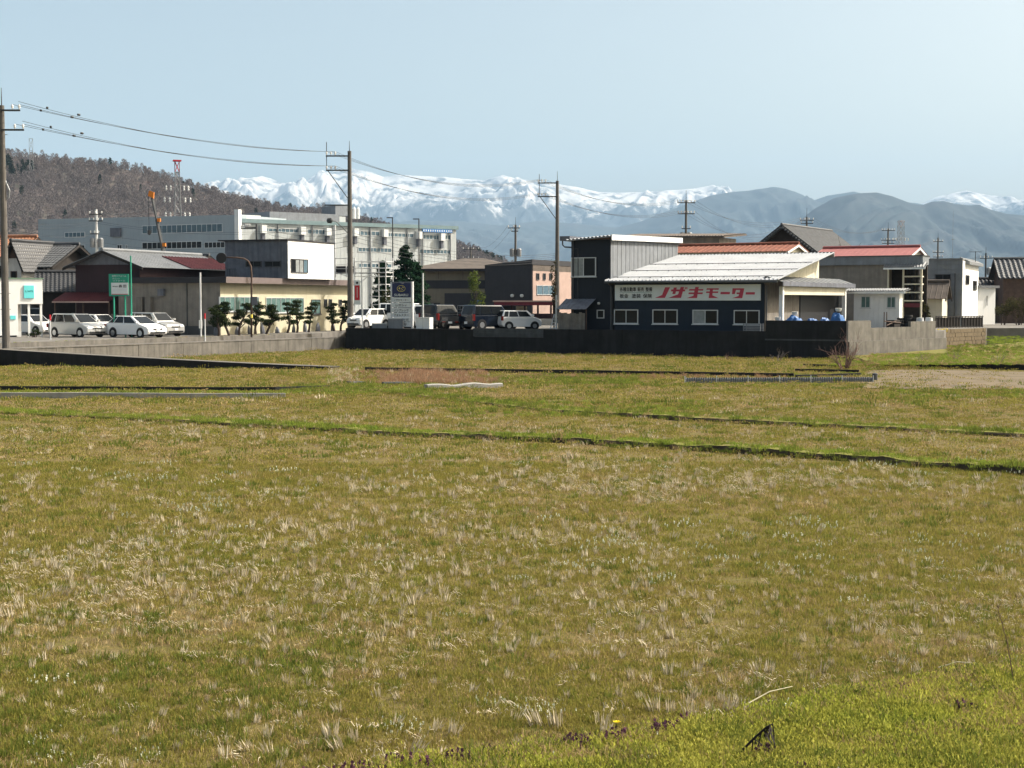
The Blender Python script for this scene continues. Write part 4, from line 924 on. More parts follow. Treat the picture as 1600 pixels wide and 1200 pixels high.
# --- right edge: panel house, white annex, small sheds, tile roof
def panel_house():
    F = Fr(ph(1425, 122, 1.3), -24); w = F.A(1502.5); t = F.thing('panel_house', 'two storey house of grey horizontal panels with sunlit white side', 'house')
    h = F.Z(1470, 406); D = F.B(1527, w)
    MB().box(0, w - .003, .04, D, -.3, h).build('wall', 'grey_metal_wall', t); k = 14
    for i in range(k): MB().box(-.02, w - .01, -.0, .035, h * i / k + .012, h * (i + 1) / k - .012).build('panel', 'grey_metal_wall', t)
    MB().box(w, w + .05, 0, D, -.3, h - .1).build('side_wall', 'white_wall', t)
    MB().box(-.15, w + .05, -.1, D + .1, h, h + .12).build('roof', 'grey_roof', t)
    h2 = F.ZS(1515, 411, w + .05); MB().prism([(w - .4, 1.5, h - .3), (w + .4, 1.5, h - .35), (w + .4, D + .5, h - .35), (w - .4, D + .5, h - .3)], [(w - .4, 1.5, h + .25), (w + .4, 1.5, h - .1), (w + .4, D + .5, h - .1), (w - .4, D + .5, h + .25)]).build('side_eave', 'grey_roof', t)
    (x0, z1), (x1, z0) = F.front(1461, 428.5), F.front(1485.5, 443); window(t, FRONT(), x0, x1, z0, z1, 2, 'alu_dark', 'glass')
    for (x0, x1, y0, y1) in ((1508.5, 1513.5, 429.5, 445), (1520, 1525, 438.5, 454)): (b0, z1), (b1, z0) = F.side(x0, y0, w + .05), F.side(x1, y1, w + .05); window(t, RIGHT(w + .05), b0, b1, z0, z1, 2, 'alu_dark', 'glass')
    a = F.A(1492); MB().tube([(a, -.2, 0), (a, -.2, h - 1.1)], .06, n=6).build('mast', 'steel_dark', t)
    b0 = F.B(1497, w + .05)
    return F, w, D
panel_house()
t, F, w, h = block_px('white_annex', 'plain white annex with small sloped cap beside the panel house', 'building', 1528, 1555, 450, 130, 5, 'white_wall', 24, 1.3, 'grey_roof')
MB().tube([(w * .5, -.05, h * .8), (w * .5, -.05, h * .55)], .03, n=6).build('conduit', 'steel_dark', t)
t, F, w, he = house_px('brown_roof_shed', 'small shed with rusty brown gable roof beside the tyre shelves', 1443, 1472, 463, 442, 118, 3, 'a', 'cream_wall', 'brown_roof', ang=-24, kind='rib', pitch=.4, amp=.02, over=.35)
house_px('striped_tile_house', 'dark timber house with pale striped tile roof beyond the white annex', 1567, 1660, 431, 406, 138, 6, 'a', 'timber', 'tile_grey', ang=-10, pitch=.42, amp=.07, rows=8, over=.5)
house_px('low_tile_house', 'low dark outbuilding with tiled eave beyond the white annex', 1538, 1600, 462, 437, 142, 6, 'a', 'timber_dark', 'tile_black', ang=-8, pitch=.35, amp=.05, rows=8)
def iron_fence():
    p, q = at(1463, 480, 113), at(1536, 480, 116); F = Fr((p.x, p.y, 1.5), math.degrees(math.atan2(q.y - p.y, q.x - p.x))); L = (Vector((q.x, q.y)) - Vector((p.x, p.y))).length
    t = F.thing('iron_fence', 'dark brown bar fence in front of the white house', 'fence'); n = 17
    for i in range(n): MB().box(L * i / (n - 1) - .02, L * i / (n - 1) + .02, 0, .04, -.3, .95).build('bar', 'timber_dark', t)
    for z in (.05, .85): MB().box(-.05, L + .05, -.02, -.003, z, z + .07).build('rail', 'timber_dark', t)
    MB().box(L * .55, L, .05, .08, .08, .82).build('mesh_panel', 'timber_dark', t); MB().box(0, L * .5, .05, .08, .08, .82).build('mesh_panel', 'timber_dark', t)
    s = FR.thing('stone_wall', 'low brown masonry retaining wall below the bar fence', 'wall'); A, B = gp(1476, 541), gp(1538, 533)
    A = Vector((A.x, 107, 0)); A.x = (1476 - 800) / FPX * 107; B = Vector(((1540 - 800) / FPX * 112.5, 112.5, 0)); s.location = A; s.rotation_euler.z = math.atan2(B.y - A.y, B.x - A.x); L = (B - A).length
    k = 14
    for r in range(5):
        for i in range(k): x = L * (i + (.5 if r % 2 else 0)) / k; MB().box(x + .012, min(x + L / k - .012, L + .1), random.uniform(-.02, .02), .3, .05 + r * .3 + .012, .05 + (r + 1) * .3 - .012).build('stone', 'soil_brown', s)
    MB().box(0, L, .04, .29, -.2, 1.54).build('core', 'concrete', s)
iron_fence()
# ================================================================== poles and wires
def utility_pole(px, Y, ytop, zb, label, arms, spike=10, r=(.2, .12), mat='pole_concrete', arm_ang=None, transformer=0, group='concrete utility poles along the road', extra=None, name='utility_pole'):
    """arms: list of (py, left, right, kind) measured along the arm direction; returns world points of the insulators"""
    b = at(px, 480, Y); zt = zpx(ytop, Y); t = thing(name, label, 'utility pole', (b.x, b.y, zb), R(arm_ang if arm_ang is not None else 0), group)
    H = zt - zb
    MB().tube([(0, 0, -.4), (0, 0, H)], r[0], r[1], 12).build('pole', mat, t, smooth=False)
    if spike: MB().tube([(0, 0, H - .2), (0, 0, H + spike)], .035, .015, 6).build('lightning_rod', 'steel_dark', t)
    pts = []
    for (py, l, rr, k) in arms:
        z = zpx(py, Y) - zb; a = MB().box(-l, rr, -.21, -.12, z - .05, z + .05).build('crossarm', 'steel_dark', t); row = []
        xs = np.linspace(-l + .05, rr - .05, k) if l and rr else (np.linspace(-l + .05, -l * .6, k) if l else np.linspace(rr * .6, rr - .05, k))
        for x in xs:
            MB().lathe([(.03, .05), (.03, .12), (.08, .14), (.05, .2), (.08, .22), (.05, .30), (.03, .33)], 8, 'z', (x, -.165, z)).build('insulator', 'insulator', a)
            c, s = math.cos(t.rotation_euler.z), math.sin(t.rotation_euler.z); row.append(Vector((b.x + c * x + s * .165, b.y + s * x - c * .165, z + zb + .33)))
        pts.append(row)
    for i in range(transformer):
        x = .42 if i % 2 == 0 else -.42; z = H * .66
        MB().lathe([(.05, 0), (.27, .03), (.28, .85), (.2, .95), (.05, 1.0)], 12, 'z', (x, 0, z)).build('transformer', 'steel', t)
    if extra: extra(t, H, Y, zb)
    return pts, t
UA = 62   # direction of the cross arms: square to the line of poles
def brace(yy):
    def f(t, H, Y, zb):
        z = zpx(yy, Y) - zb; MB().tube([(-.12, -.1, z - 2.1), (-1.6, -.16, z - .05)], .035, n=6).build('brace', 'steel_dark', t); MB().tube([(-1.7, -.16, z), (-1.7, -.16, z + 2.1)], .03, n=6).build('riser', 'steel_dark', t)
    return f
def poleA(t, H, Y, zb):
    MB().tube([(.1, 0, H - 4.2), (.35, 0, H - 4.8), (.3, 0, H - 5.2)], .06, n=8).build('lamp_arm', 'steel', t)
    for z in np.arange(2.2, H - 1, .9): MB().box(-.3, .3, -.02, .02, z, z + .03).build('step_bolt', 'steel', t)
    MB().lathe([(.19, 1.6), (.195, 1.62), (.195, 3.3), (.19, 3.32)], 12).build('notice_wrap', 'sign_blue', t); MB().lathe([(.215, .4), (.218, .42), (.218, 1.5), (.2, 1.55)], 12).build('dark_wrap', 'slate_wall', t)
PA, _ = utility_pole(8.5, 84.6, 168, .9, 'tall weathered concrete pole with blue notice at the ramp top', [(176, 0, 1.1, 2), (206, 0, 1.3, 2)], 1.0, (.23, .15), extra=poleA, arm_ang=0)
def poleB(t, H, Y, zb):
    brace(268)(t, H, Y, zb)
    MB().tube([(-.1, 0, H - 6.2), (-1.0, 0, H - 5.3), (-1.35, 0, H - 5.2)], .04, n=6).build('lamp_arm', 'steel', t); MB().lathe([(.05, 0), (.2, .08), (.22, .35), (.08, .45)], 10, 'x', (-1.75, 0, H - 5.2)).build('street_lamp', 'steel_dark', t)
    MB().box(-1.9, 0, -.08, .0, H - 4.1, H - 4.0).build('crossarm', 'steel_dark', t)
    for z in np.arange(2.5, H - 3.2, .8): MB().box(-.25, .25, -.02, .02, z, z + .03).build('step_bolt', 'steel', t)
PB, _ = utility_pole(547.5, 112, 238, LOTZ, 'tall concrete pole with two side arms beside the beige hall', [(246, 1.75, 0, 3), (268, 1.75, 0, 3)], .75, (.24, .14), extra=poleB, arm_ang=0)
PC, _ = utility_pole(870.5, 140, 284, LOTZ, 'concrete pole with two side arms rising behind the navy block', [(287.5, 1.85, 0, 3), (308.5, 1.85, 0, 3)], .9, (.24, .14), extra=brace(308.5), arm_ang=0)
PD, _ = utility_pole(1071, 167, 314, LOTZ, 'pole with double cross arms above the rust-red roof', [(318, 1.0, 1.0, 6), (335, .95, .95, 6), (358, .5, .5, 2)], 1.1, (.2, .12), transformer=2, arm_ang=0)
PE, _ = utility_pole(1259, 196, 340, LOTZ, 'pole top peeping over the big tiled gable roof', [(345, .9, .9, 4), (350, .8, .8, 2)], 1.2, (.2, .12), transformer=1, arm_ang=0)
PF, _ = utility_pole(1386, 228, 358, LOTZ, 'pole with three cross arms behind the red roof beside the far pylon', [(361, 1.0, 1.0, 6), (376, 1.1, 1.1, 6), (381, .9, .9, 4)], 1.0, (.2, .12), transformer=1, arm_ang=0)
PG, _ = utility_pole(1464, 250, 372, LOTZ, 'pole with wire loops above the grey panel house', [(378, .8, .8, 4), (395, .9, .9, 4), (402, .8, .8, 4)], .9, (.2, .12), arm_ang=0)
PH, _ = utility_pole(1539, 190, 396, LOTZ, 'dark slim pole between the white annex and the striped roof', [(404, .8, .8, 4)], .8, (.16, .1), 'steel_dark', transformer=1, arm_ang=0)
PI, _ = utility_pole(805.5, 175, 352, LOTZ, 'pole with transformer boxes above the dark slate building', [(357, .9, .5, 3), (362, .5, .3, 2)], .9, (.2, .12), transformer=2, arm_ang=0)
PJ, _ = utility_pole(736, 260, 386, LOTZ, 'far pole with two cross arms right of the white factory wing', [(390, 1.4, 1.4, 4), (404, 1.4, 1.4, 4)], .9, (.2, .12), arm_ang=0)
PK, _ = utility_pole(152.5, 150, 328, LOTZ, 'pale pole with white insulators in front of the factory', [(336, .65, .65, 3), (346, .7, .7, 4), (366, .6, .3, 3)], .6, (.2, .13), 'pipe_white', transformer=2, arm_ang=0)
PL, _ = utility_pole(524, 150, 352, LOTZ, 'pale slim pole right of the white upper room', [], .0, (.13, .1), 'pipe_white')
PM, _ = utility_pole(402, 135, 351, LOTZ, 'dark pole top with a row of insulators above the hall roof', [(356, 1.0, 0, 3), (358, 1.4, 0, 4)], .0, (.1, .08), 'steel_dark', arm_ang=0)
NW = [0]
def wire(P, Q, sag, label, r=.011, group=None, n=18):
    P, Q = Vector(P), Vector(Q); o = P.copy()
    pts = [P.lerp(Q, i / n) - o - Vector((0, 0, sag * 4 * (i / n) * (1 - i / n))) for i in range(n + 1)]
    w = MB().tube(pts, r, n=4, cap=False).build('power_line', 'wire', loc=o); NW[0] += 1
    return tag(w, label, 'cable', group or label)
for row in range(2):
    for k in range(3):
        A = PA[row][min(k, 1)] + Vector((0, -.12 * (k == 2), .15 * (k == 2))); up = ('upper', 'lower')[row]
        w = wire(A, PB[row][k], .5 + .1 * k, up + ' power line from the blue-notice pole to the beige hall pole', .012)
        if k != 1:
            for f in (.07, .15): q = Vector(A).lerp(PB[row][k], f) - Vector(A); MB().tube([(q.x * .985, q.y * .985, q.z * .985 - .12 * (f > .1) - .1), (q.x * 1.02, q.y * 1.02, q.z * 1.02 - .12 * (f > .1) - .1)], .07, n=6).build('spacer', 'plastic_black', w)
        wire(PB[row][k], PC[row][k], 1.3 + .1 * k, up + ' power line from the beige hall pole to the navy block pole', .011)
        wire(PC[row][k], PD[row][k * 2], 1.2 + .12 * k, up + ' power line from the navy block pole to the double-arm pole', .011)
        wire(PD[row][k * 2 + 1], PE[0][k], 1.5 + .3 * k + row, up + ' power line from the double-arm pole to the tiled gable pole', .011)
for k in range(3):
    wire(PE[0][k + 1], PF[0][k], 1.3, 'power line from the tiled gable pole to the three-arm pole', .011)
    wire(PF[1][k], PG[0][k], 1.2, 'power line from the three-arm pole to the wire-loop pole', .011)
    wire(PG[1][k], PH[0][k], 1.0, 'power line from the wire-loop pole to the dark slim pole', .011)
    wire(PH[0][k], at(1680, 372 + 6 * k, 160), 1.0, 'power line leaving the dark slim pole over the striped roof', .011)
for (y0, z1, lab) in ((345, 346, 'thin pale cable crossing in front of the hill'), (352, 349, 'second thin pale cable crossing in front of the hill'), (362, 366, 'low cable from the blue-notice pole across the factory'), (372, 378, 'lowest cable from the blue-notice pole across the factory')):
    q = at(152.5, z1, 150); wire(at(10, y0, 84.6), q, .3, lab, .012); wire(q, at(520, z1 + 6, 150), .9, lab + ', beyond the pale pole', .011)
for k, y in enumerate((356, 363, 369, 376, 384)):
    P, Q = at(548, y, 112), at(870, 396 + k * 2.6, 140); wire(P, Q, .9, ['highest', 'second highest', 'middle', 'second lowest', 'lowest'][k] + ' of the service cables between the hall pole and the navy block', .012)
    wire(P, at(420, 352 + k * 7, 120), .4, ['highest', 'second highest', 'middle', 'second lowest', 'lowest'][k] + ' of the service cables left of the hall pole', .011)
for k, y in enumerate((362, 378)): wire(PI[0][k], PJ[k][3], .9, ('upper', 'lower')[k] + ' cable from the transformer pole to the far pole by the factory', .012)
for k in range(3): wire(at(280, 283 + k * 12, 330), PK[0][k] if k < 3 else 0, 2.5, ['upper', 'middle', 'lower'][k] + ' pale line from the lattice tower to the pale pole', .02)

# --- lattice towers, crane, street lamps
def lattice(px, Y, ytop, label, wb, wt, arms, red, group='steel lattice towers'):
    b = at(px, 480, Y); H = zpx(ytop, Y) - LOTZ; t = thing('lattice_tower', label, 'tower', (b.x, b.y, LOTZ), .3, group); n = 14; c = [(-1, -1), (1, -1), (1, 1), (-1, 1)]
    wd = lambda f: (wb + (wt - wb) * min(1, f * 1.25)) / 2; r = max(.09, wb * .022)
    for (x, y) in c: MB().tube([(x * wd(f), y * wd(f), H * f) for f in np.linspace(0, 1, 8)], r, r * .7, 4).build('leg', 'steel', t)
    for i in range(n):
        f0, f1 = i / n, (i + 1) / n; m = MB()
        for k in range(4):
            a, d = c[k], c[(k + 1) % 4]; m.tube([(a[0] * wd(f0), a[1] * wd(f0), H * f0), (d[0] * wd(f1), d[1] * wd(f1), H * f1)], r * .6, n=4); m.tube([(d[0] * wd(f0), d[1] * wd(f0), H * f0), (a[0] * wd(f1), a[1] * wd(f1), H * f1)], r * .6, n=4)
            m.tube([(a[0] * wd(f1), a[1] * wd(f1), H * f1), (d[0] * wd(f1), d[1] * wd(f1), H * f1)], r * .6, n=4)
        m.build('bracing', red if (red and i == n - 1) else 'steel', t)
    for (f, L) in arms:
        a = MB().tube([(-L, 0, H * f), (L, 0, H * f)], r * .7, n=4).build('crossarm', 'steel', t)
        for x in (-L, -L * .6, L * .6, L): MB().lathe([(.08, -1.2), (.25, -.9), (.1, -.6), (.25, -.4), (.06, 0)], 6, 'z', (x, 0, H * f)).build('insulator', 'insulator', a)
    return t
t = lattice(279.5, 330, 254, 'grey lattice transmission tower with red top rising behind the factory', 3.2, 1.0, [(.56, 3.2), (.66, 2.6), (.76, 2.8), (.84, 2.4)], 'red_paint')
MB().box(-.9, .9, -.9, .9, zpx(254, 330) - LOTZ, zpx(252, 330) - LOTZ).build('top_platform', 'red_paint', t)
lattice(1406, 620, 346, 'distant pale lattice tower beside the three-arm pole', 4.5, 2.0, [(.7, 3.5), (.8, 3.5), (.6, 3.5)], 'pink_wall')
lattice(53, 1080, 219, 'tiny lattice tower on the skyline of the wooded hill', 7, 2.5, [(.8, 6), (.9, 5)], None)
def antenna(px, Y, y0, label, r=.04):
    b = at(px, 480, Y); t = thing('antenna_mast', label, 'antenna', (b.x, b.y, LOTZ), 0); H = zpx(y0, Y) - LOTZ
    MB().tube([(0, 0, 0), (0, 0, H)], r, r * .4, 6).build('mast', 'steel', t); MB().box(-.25, .25, -.03, .03, H * .72, H * .72 + .06).build('bracket', 'steel', t)
antenna(1487, 240, 330, 'very tall thin aerial mast behind the panel house'); 
def yagi(px, Y, y0, y1, label):
    b = at(px, y1, Y); t = thing('television_aerial', label, 'aerial', (b.x, b.y, b.z), 0); H = zpx(y0, Y) - b.z
    MB().tube([(0, 0, 0), (0, 0, H)], .025, n=5).build('mast', 'steel_dark', t); MB().tube([(-.5, 0, H - .05), (.5, 0, H - .05)], .02, n=4).build('boom', 'steel_dark', t)
    for i in range(7): x = -.45 + i * .15; MB().tube([(x, -.25, H - .05), (x, .25, H - .05)], .012, n=4).build('element', 'steel_dark', t)
yagi(1524, 126, 393, 411, 'television aerial on the panel house roof')
def crane():
    Y = 168; b = at(262, 480, Y); t = thing('mobile_crane', 'orange and black telescopic crane boom raised in front of the factory', 'crane', (b.x, b.y, LOTZ))
    P0, P1 = at(265, 440, Y), at(236.5, 302, Y); p0, p1 = P0 - Vector(t.location), P1 - Vector(t.location)
    d = (p1 - p0)
    MB().tube([p0, p0 + d * .42], .24, n=4).build('boom_section', 'steel_dark', t); MB().tube([p0 + d * .40, p0 + d * .70], .19, n=4).build('boom_section', 'steel_dark', t); MB().tube([p0 + d * .68, p1], .15, n=4).build('boom_section', 'steel_dark', t)
    for f in (.42, .70): q = p0 + d * f; MB().box(q.x + .08, q.x + .42, q.y - .2, q.y + .2, q.z - .22, q.z + .18).build('boom_collar', 'orange_paint', t)
    MB().box(p0.x + .35, p0.x + .6, p0.y - .2, p0.y + .2, p0.z, p0.z + 3.2).build('lift_cylinder', 'orange_paint', t)
    MB().prism([(p1.x - .35, p1.y - .2, p1.z - .3), (p1.x + .25, p1.y - .2, p1.z - .6), (p1.x + .32, p1.y - .2, p1.z + .1), (p1.x - .2, p1.y - .2, p1.z + .3)], [(p1.x - .35, p1.y + .2, p1.z - .3), (p1.x + .25, p1.y + .2, p1.z - .6), (p1.x + .32, p1.y + .2, p1.z + .1), (p1.x - .2, p1.y + .2, p1.z + .3)]).build('boom_head', 'orange_paint', t)
    MB().tube([(p1.x - .35, p1.y, p1.z - .3), (p1.x - .3, p1.y, p1.z - 4.2)], .03, n=4).build('hoist_rope', 'wire', t); MB().lathe([(.05, -.5), (.22, -.35), (.22, 0), (.05, .1)], 8, 'z', (p1.x - .3, p1.y, p1.z - 4.2)).build('hook_block', 'steel_dark', t)
    MB().box(p0.x - 2.5, p0.x + 3.2, p0.y - 1.2, p0.y + 1.2, .9, 2.2).build('carrier', 'orange_paint', t)
    MB().box(p0.x - .6, p0.x + 1.2, p0.y - 1.0, p0.y + 1.0, 2.2, p0.z + .3).build('turntable', 'orange_paint', t)
    for x in (-1.8, -.6, 1.4, 2.5):
        for s in (-1, 1): MB().lathe([(.3, -.16), (.5, -.16), (.52, 0), (.5, .16), (.3, .16)], 14, 'y', (p0.x + x, p0.y + s * 1.15, .52)).build('wheel', 'tyre', t)
crane()
for px, Y, label in ((614, 190, 'grey lamp post with short arm in front of the white factory wing'), (655, 190, 'grey lamp post with longer arm by the blue factory lettering')):
    b = at(px, 480, Y); t = thing('street_lamp', label, 'street lamp', (b.x, b.y, LOTZ)); H = zpx(341 if px < 640 else 343, Y) - LOTZ
    MB().tube([(0, 0, 0), (0, 0, H)], .1, .07, 8).build('post', 'steel_dark', t); MB().box(-.75, 0.05, -.12, .12, H - .06, H + .06).build('lamp_head', 'steel_dark', t)
# curved pole with round traffic disc seen from behind
def disc_pole():
    b = gp(393, 526, YZ); t = thing('traffic_sign_pole', 'brown curved pole carrying a dark round disc over the road', 'sign', (b.x, b.y, YZ)); Y = b.y
    def q(px, py): p = at(px, py, Y); return (p.x - b.x, 0, p.z - YZ)
    MB().tube([q(393, 527), q(393, 430), q(392, 416), q(388, 408), q(381, 404), q(370, 402.5), q(348, 402)], .07, .05, 8).build('pole', 'timber', t, smooth=True)
    MB().lathe([(.03, -.03), (.36, -.03), (.37, 0), (.36, .02), (.03, .03)], 24, 'y', (q(346, 403)[0], -.02, q(346, 403)[2])).build('disc', 'plastic_black', t)
    p = q(397, 470); MB().box(p[0] - .16, p[0] + .24, -.1, -.04, p[2] - .28, p[2] + .28).build('notice_plate', 'zinc_wall', t)
    p = q(393, 494); MB().lathe([(.08, -.12), (.082, 0), (.08, .12)], 10, 'z', p).build('yellow_band', 'sign_yellow', t)
disc_pole()
def slim_pole(px, py, yt, label, r=.05, mat='pipe_white', name='slim_pole', cap=None, z=YZ, box=None):
    b = gp(px, py, z); t = thing(name, label, 'pole', (b.x, b.y, z)); H = zpx(yt, b.y) - z
    MB().tube([(0, 0, -.1), (0, 0, H)], r, n=8).build('shaft', mat, t)
    if cap: MB().tube([(0, 0, H - .35), (0, 0, H + .02)], r * 1.25, n=8).build('cap', cap, t)
    if box: z0, z1 = zpx(box[1], b.y) - z, zpx(box[0], b.y) - z; MB().box(-.1, .1, -.16, -.05, z0, z1).build('plate', 'shop_white', t)
slim_pole(314, 526, 426, 'pale pole with white plate in front of the hall end wall', .06, box=(500, 513))
slim_pole(320.5, 531, 490, 'short white snow pole with red tip by the trimmed pines', .045, cap='red_paint', z=.98)
slim_pole(79, 536, 492, 'short white snow pole with red tip in front of the silver minivan', .045, cap='red_paint', z=.9)
slim_pole(206, 527, 400, 'tall green pole behind the green signboard', .05, 'green_paint')
slim_pole(661, 515, 427, 'white lamp pole behind the stacked car brand sign', .06, 'pipe_white', z=LOTZ)
# --- green signboard
def green_sign():
    b = gp(188, 527, YZ); F = Fr((b.x, b.y, YZ), -8); t = F.thing('green_signboard', 'green and white signboard on two green posts beside the parked cars', 'sign')
    for x in (177.5, 195): a = F.A(x); MB().tube([(a, .08, -.1), (a, .08, F.Z(x, 460))], .06, n=8).build('post', 'green_paint', t)
    (x0, z1), (x1, z0) = F.front(172, 428), F.front(201, 460); zm = F.Z(186, 441.5)
    MB().box(x0 - .1, x1, .0, .12, z0 - .12, z1).build('frame', 'green_paint', t)
    MB().box(x0 + .08, x1 - .02, -.03, -.003, zm, z1 - .02).build('green_panel', 'green_paint', t); MB().box(x0 + .08, x1 - .02, -.03, -.003, z0 - .02, zm - .01).build('white_panel', 'sign_white', t)
    w = x1 - x0; c = (x0 + x1) / 2; Fq = FRONT(-.03)
    lettering(t, '住宅リフォーム', Fq, c, z1 - .14, w * .78, .13, .004, 'sign_offwhite'); lettering(t, 'グリーン', Fq, x0 + w * .33, z1 - .32, w * .4, .1, .004, 'sign_offwhite'); lettering(t, 'リフォーム', Fq, c, z1 - .46, w * .66, .11, .004, 'sign_offwhite')
    lettering(t, '株式会社', Fq, x0 + w * .28, zm - .27, w * .28, .08, .004, 'sign_black'); lettering(t, '森 田', Fq, x0 + w * .68, zm - .24, w * .4, .2, .004, 'sign_black')
    MB().box(x0 + w * .15, x1 - w * .15, -.036, -.031, zm - .52, zm - .49).build('rule_line', 'sign_offwhite', t); MB().box(x0 + .1, x1 - .05, -.036, -.031, z0 - .01, z0 + .03).build('red_line', 'sign_red', t)
green_sign()
# --- stacked brand sign
def brand_sign():
    b = 1.1; a0 = FN.A(610, b); F = child_frame(a0, b); t = F.thing('brand_sign', 'tall stacked sign with navy top panel and white name strips', 'sign')
    f = lambda x, y: F.front(x, y); w = F.A(648); zt = f(630, 440)[1]
    for x in (F.A(611.5), F.A(643.5)): MB().box(x - .07, x + .07, .0, .16, -.1, zt).build('post', 'pipe_white', t)
    x0, x1 = F.A(613), F.A(641.5)
    MB().box(x0 - .04, x1 + .04, .0, .14, zt - .1, zt).build('top_rail', 'zinc_wall', t)
    zs = [442.5, 464.5, 473, 481, 488.5, 496, 503, 511]
    z = [f(630, y)[1] for y in zs]
    MB().box(x0, x1, -.02, .1, z[1] + .02, z[0]).build('navy_panel', 'sign_navy', t)
    c = (x0 + x1) / 2; zc = (z[0] + z[1]) / 2 + .13; Fq = FRONT(-.02)
    m = MB(); k = 32; ro, ri = (.36, .235), (.335, .21)
    P = [Fq(c + ro[0] * math.cos(i * 2 * math.pi / k), zc + ro[1] * math.sin(i * 2 * math.pi / k), .006) for i in range(k)] + [Fq(c + ri[0] * math.cos(i * 2 * math.pi / k), zc + ri[1] * math.sin(i * 2 * math.pi / k), .006) for i in range(k)]
    m.add(P, [(i, (i + 1) % k, k + (i + 1) % k, k + i) for i in range(k)]); m.build('oval_ring', 'sign_yellow', t, recalc=False)
    def star(x, zz, s): MB().add([Fq(x + s * (1 if i % 2 == 0 else .28) * math.cos(i * math.pi / 4), zz + s * (1 if i % 2 == 0 else .28) * math.sin(i * math.pi / 4), .007) for i in range(8)], [tuple(range(8))]).build('star', 'sign_yellow', t, recalc=False)
    star(c - .15, zc + .02, .12)
    for dx, dz in ((.03, .0), (.12, -.08), (-.01, -.12), (.2, .06), (.13, .1)): star(c + dx, zc + dz, .055)
    lettering(t, 'SUBARU', Fq, c, z[1] + .17, (x1 - x0) * .76, .17, .006, 'sign_white')
    for i, s in enumerate(('ノザキモーター', 'レガシィ', 'インプレッサ', 'フォレスター', 'エクシーガ', 'ルーサ')):
        MB().box(x0, x1, -.02, .08, z[i + 2] + .025, z[i + 1] - .012).build('name_strip', 'sign_offwhite', t)
        lettering(t, s, Fq, c, (z[i + 1] + z[i + 2]) / 2, (x1 - x0) * (.8 if len(s) > 4 else .6), (.13 if i == 0 else .18), .006, 'sign_black')
brand_sign()
def banner():
    b = gp(567, 514, LOTZ); b = at(566, 480, 110.0); t = thing('banner_sign', 'narrow red and white vertical banner on a grey post beside the hall', 'sign', (b.x, b.y, LOTZ), R(-10)); Y = b.y
    z = lambda y: zpx(y, Y) - LOTZ
    MB().tube([(0, 0, -.1), (0, 0, z(437))], .06, n=8).build('post', 'alu', t); x0, x1 = -.62, -.12
    MB().box(x0, x1, -.04, .04, z(476), z(438)).build('board', 'sign_white', t); MB().box(x0 + .06, x1 - .06, -.046, -.041, z(469), z(446)).build('red_panel', 'red_paint', t)
    MB().lathe([(.02, -.05), (.09, -.05), (.09, -.041)], 12, 'y', ((x0 + x1) / 2, 0, z(442))).build('dot', 'sign_black', t)
    for y in (440, 474): MB().box(x1, .02, -.02, .02, z(y) - .02, z(y) + .02).build('bracket', 'alu', t)
    MB().box((x0 + x1) / 2 - .02, (x0 + x1) / 2 + .02, -.052, -.047, z(465), z(449)).build('white_stripe', 'sign_offwhite', t)
banner()
def scaffold():
    Y = 123; b = at(586, 480, Y); t = thing('pipe_scaffold', 'white pipe scaffold tower behind the banner sign', 'scaffold', (b.x, b.y, LOTZ), R(-20))
    xs = [-2.2, -.6, -.2, .9]; H = zpx(403, Y) - LOTZ
    for i, x in enumerate((-1.9, -.3, 1.0)):
        for y in (0, 1.4): MB().tube([(x, y, 0), (x, y, H * (1 if i else .97))], .04, n=6).build('upright', 'pipe_white', t)
    for k, yy in enumerate((409, 419, 426, 432, 444.5, 453.5, 463, 476)):
        z = zpx(yy, Y) - LOTZ
        for y in (0, 1.4): MB().tube([(-1.9 if k < 4 else -.3, y, z), (1.0, y, z)], .032, n=6).build('ledger', 'pipe_white', t)
        MB().tube([(1.0, 0, z), (1.0, 1.4, z)], .032, n=6).build('ledger', 'pipe_white', t)
    MB().tube([(-.3, 0, zpx(476, Y) - LOTZ), (.9, 0, .2)], .03, n=6).build('brace', 'pipe_white', t); MB().tube([(-1.9, 0, zpx(450, Y) - LOTZ), (-.4, 0, zpx(428, Y) - LOTZ)], .03, n=6).build('brace', 'pipe_white', t)
    for z in (zpx(427, Y) - LOTZ,): MB().box(-1.9, 1.0, .05, 1.35, z, z + .06).build('deck', 'timber_dark', t)
scaffold()
def truss():
    Y = 124; b = at(538, 480, Y); t = thing('roof_frame', 'white steel frame and railing on the flat hall roof end', 'frame', (b.x, b.y, zpx(433, Y)), R(-20)); m = zpx(433, Y)
    z = lambda y: zpx(y, Y) - m
    for x in (-.8, .2, 1.0): MB().tube([(x, 0, 0), (x, 0, z(403))], .045, n=6).build('post', 'pipe_white', t)
    for y in (404, 414, 420, 427): MB().tube([(-.8, 0, z(y)), (1.0, 0, z(y))], .03, n=6).build('rail', 'pipe_white', t)
    MB().tube([(-.8, 0, z(426)), (.6, 0, 0)], .035, n=6).build('brace', 'pipe_white', t); MB().box(-.8, 1.0, .1, .2, z(428), z(416)).build('dark_panel', 'slate_wall', t)
truss()

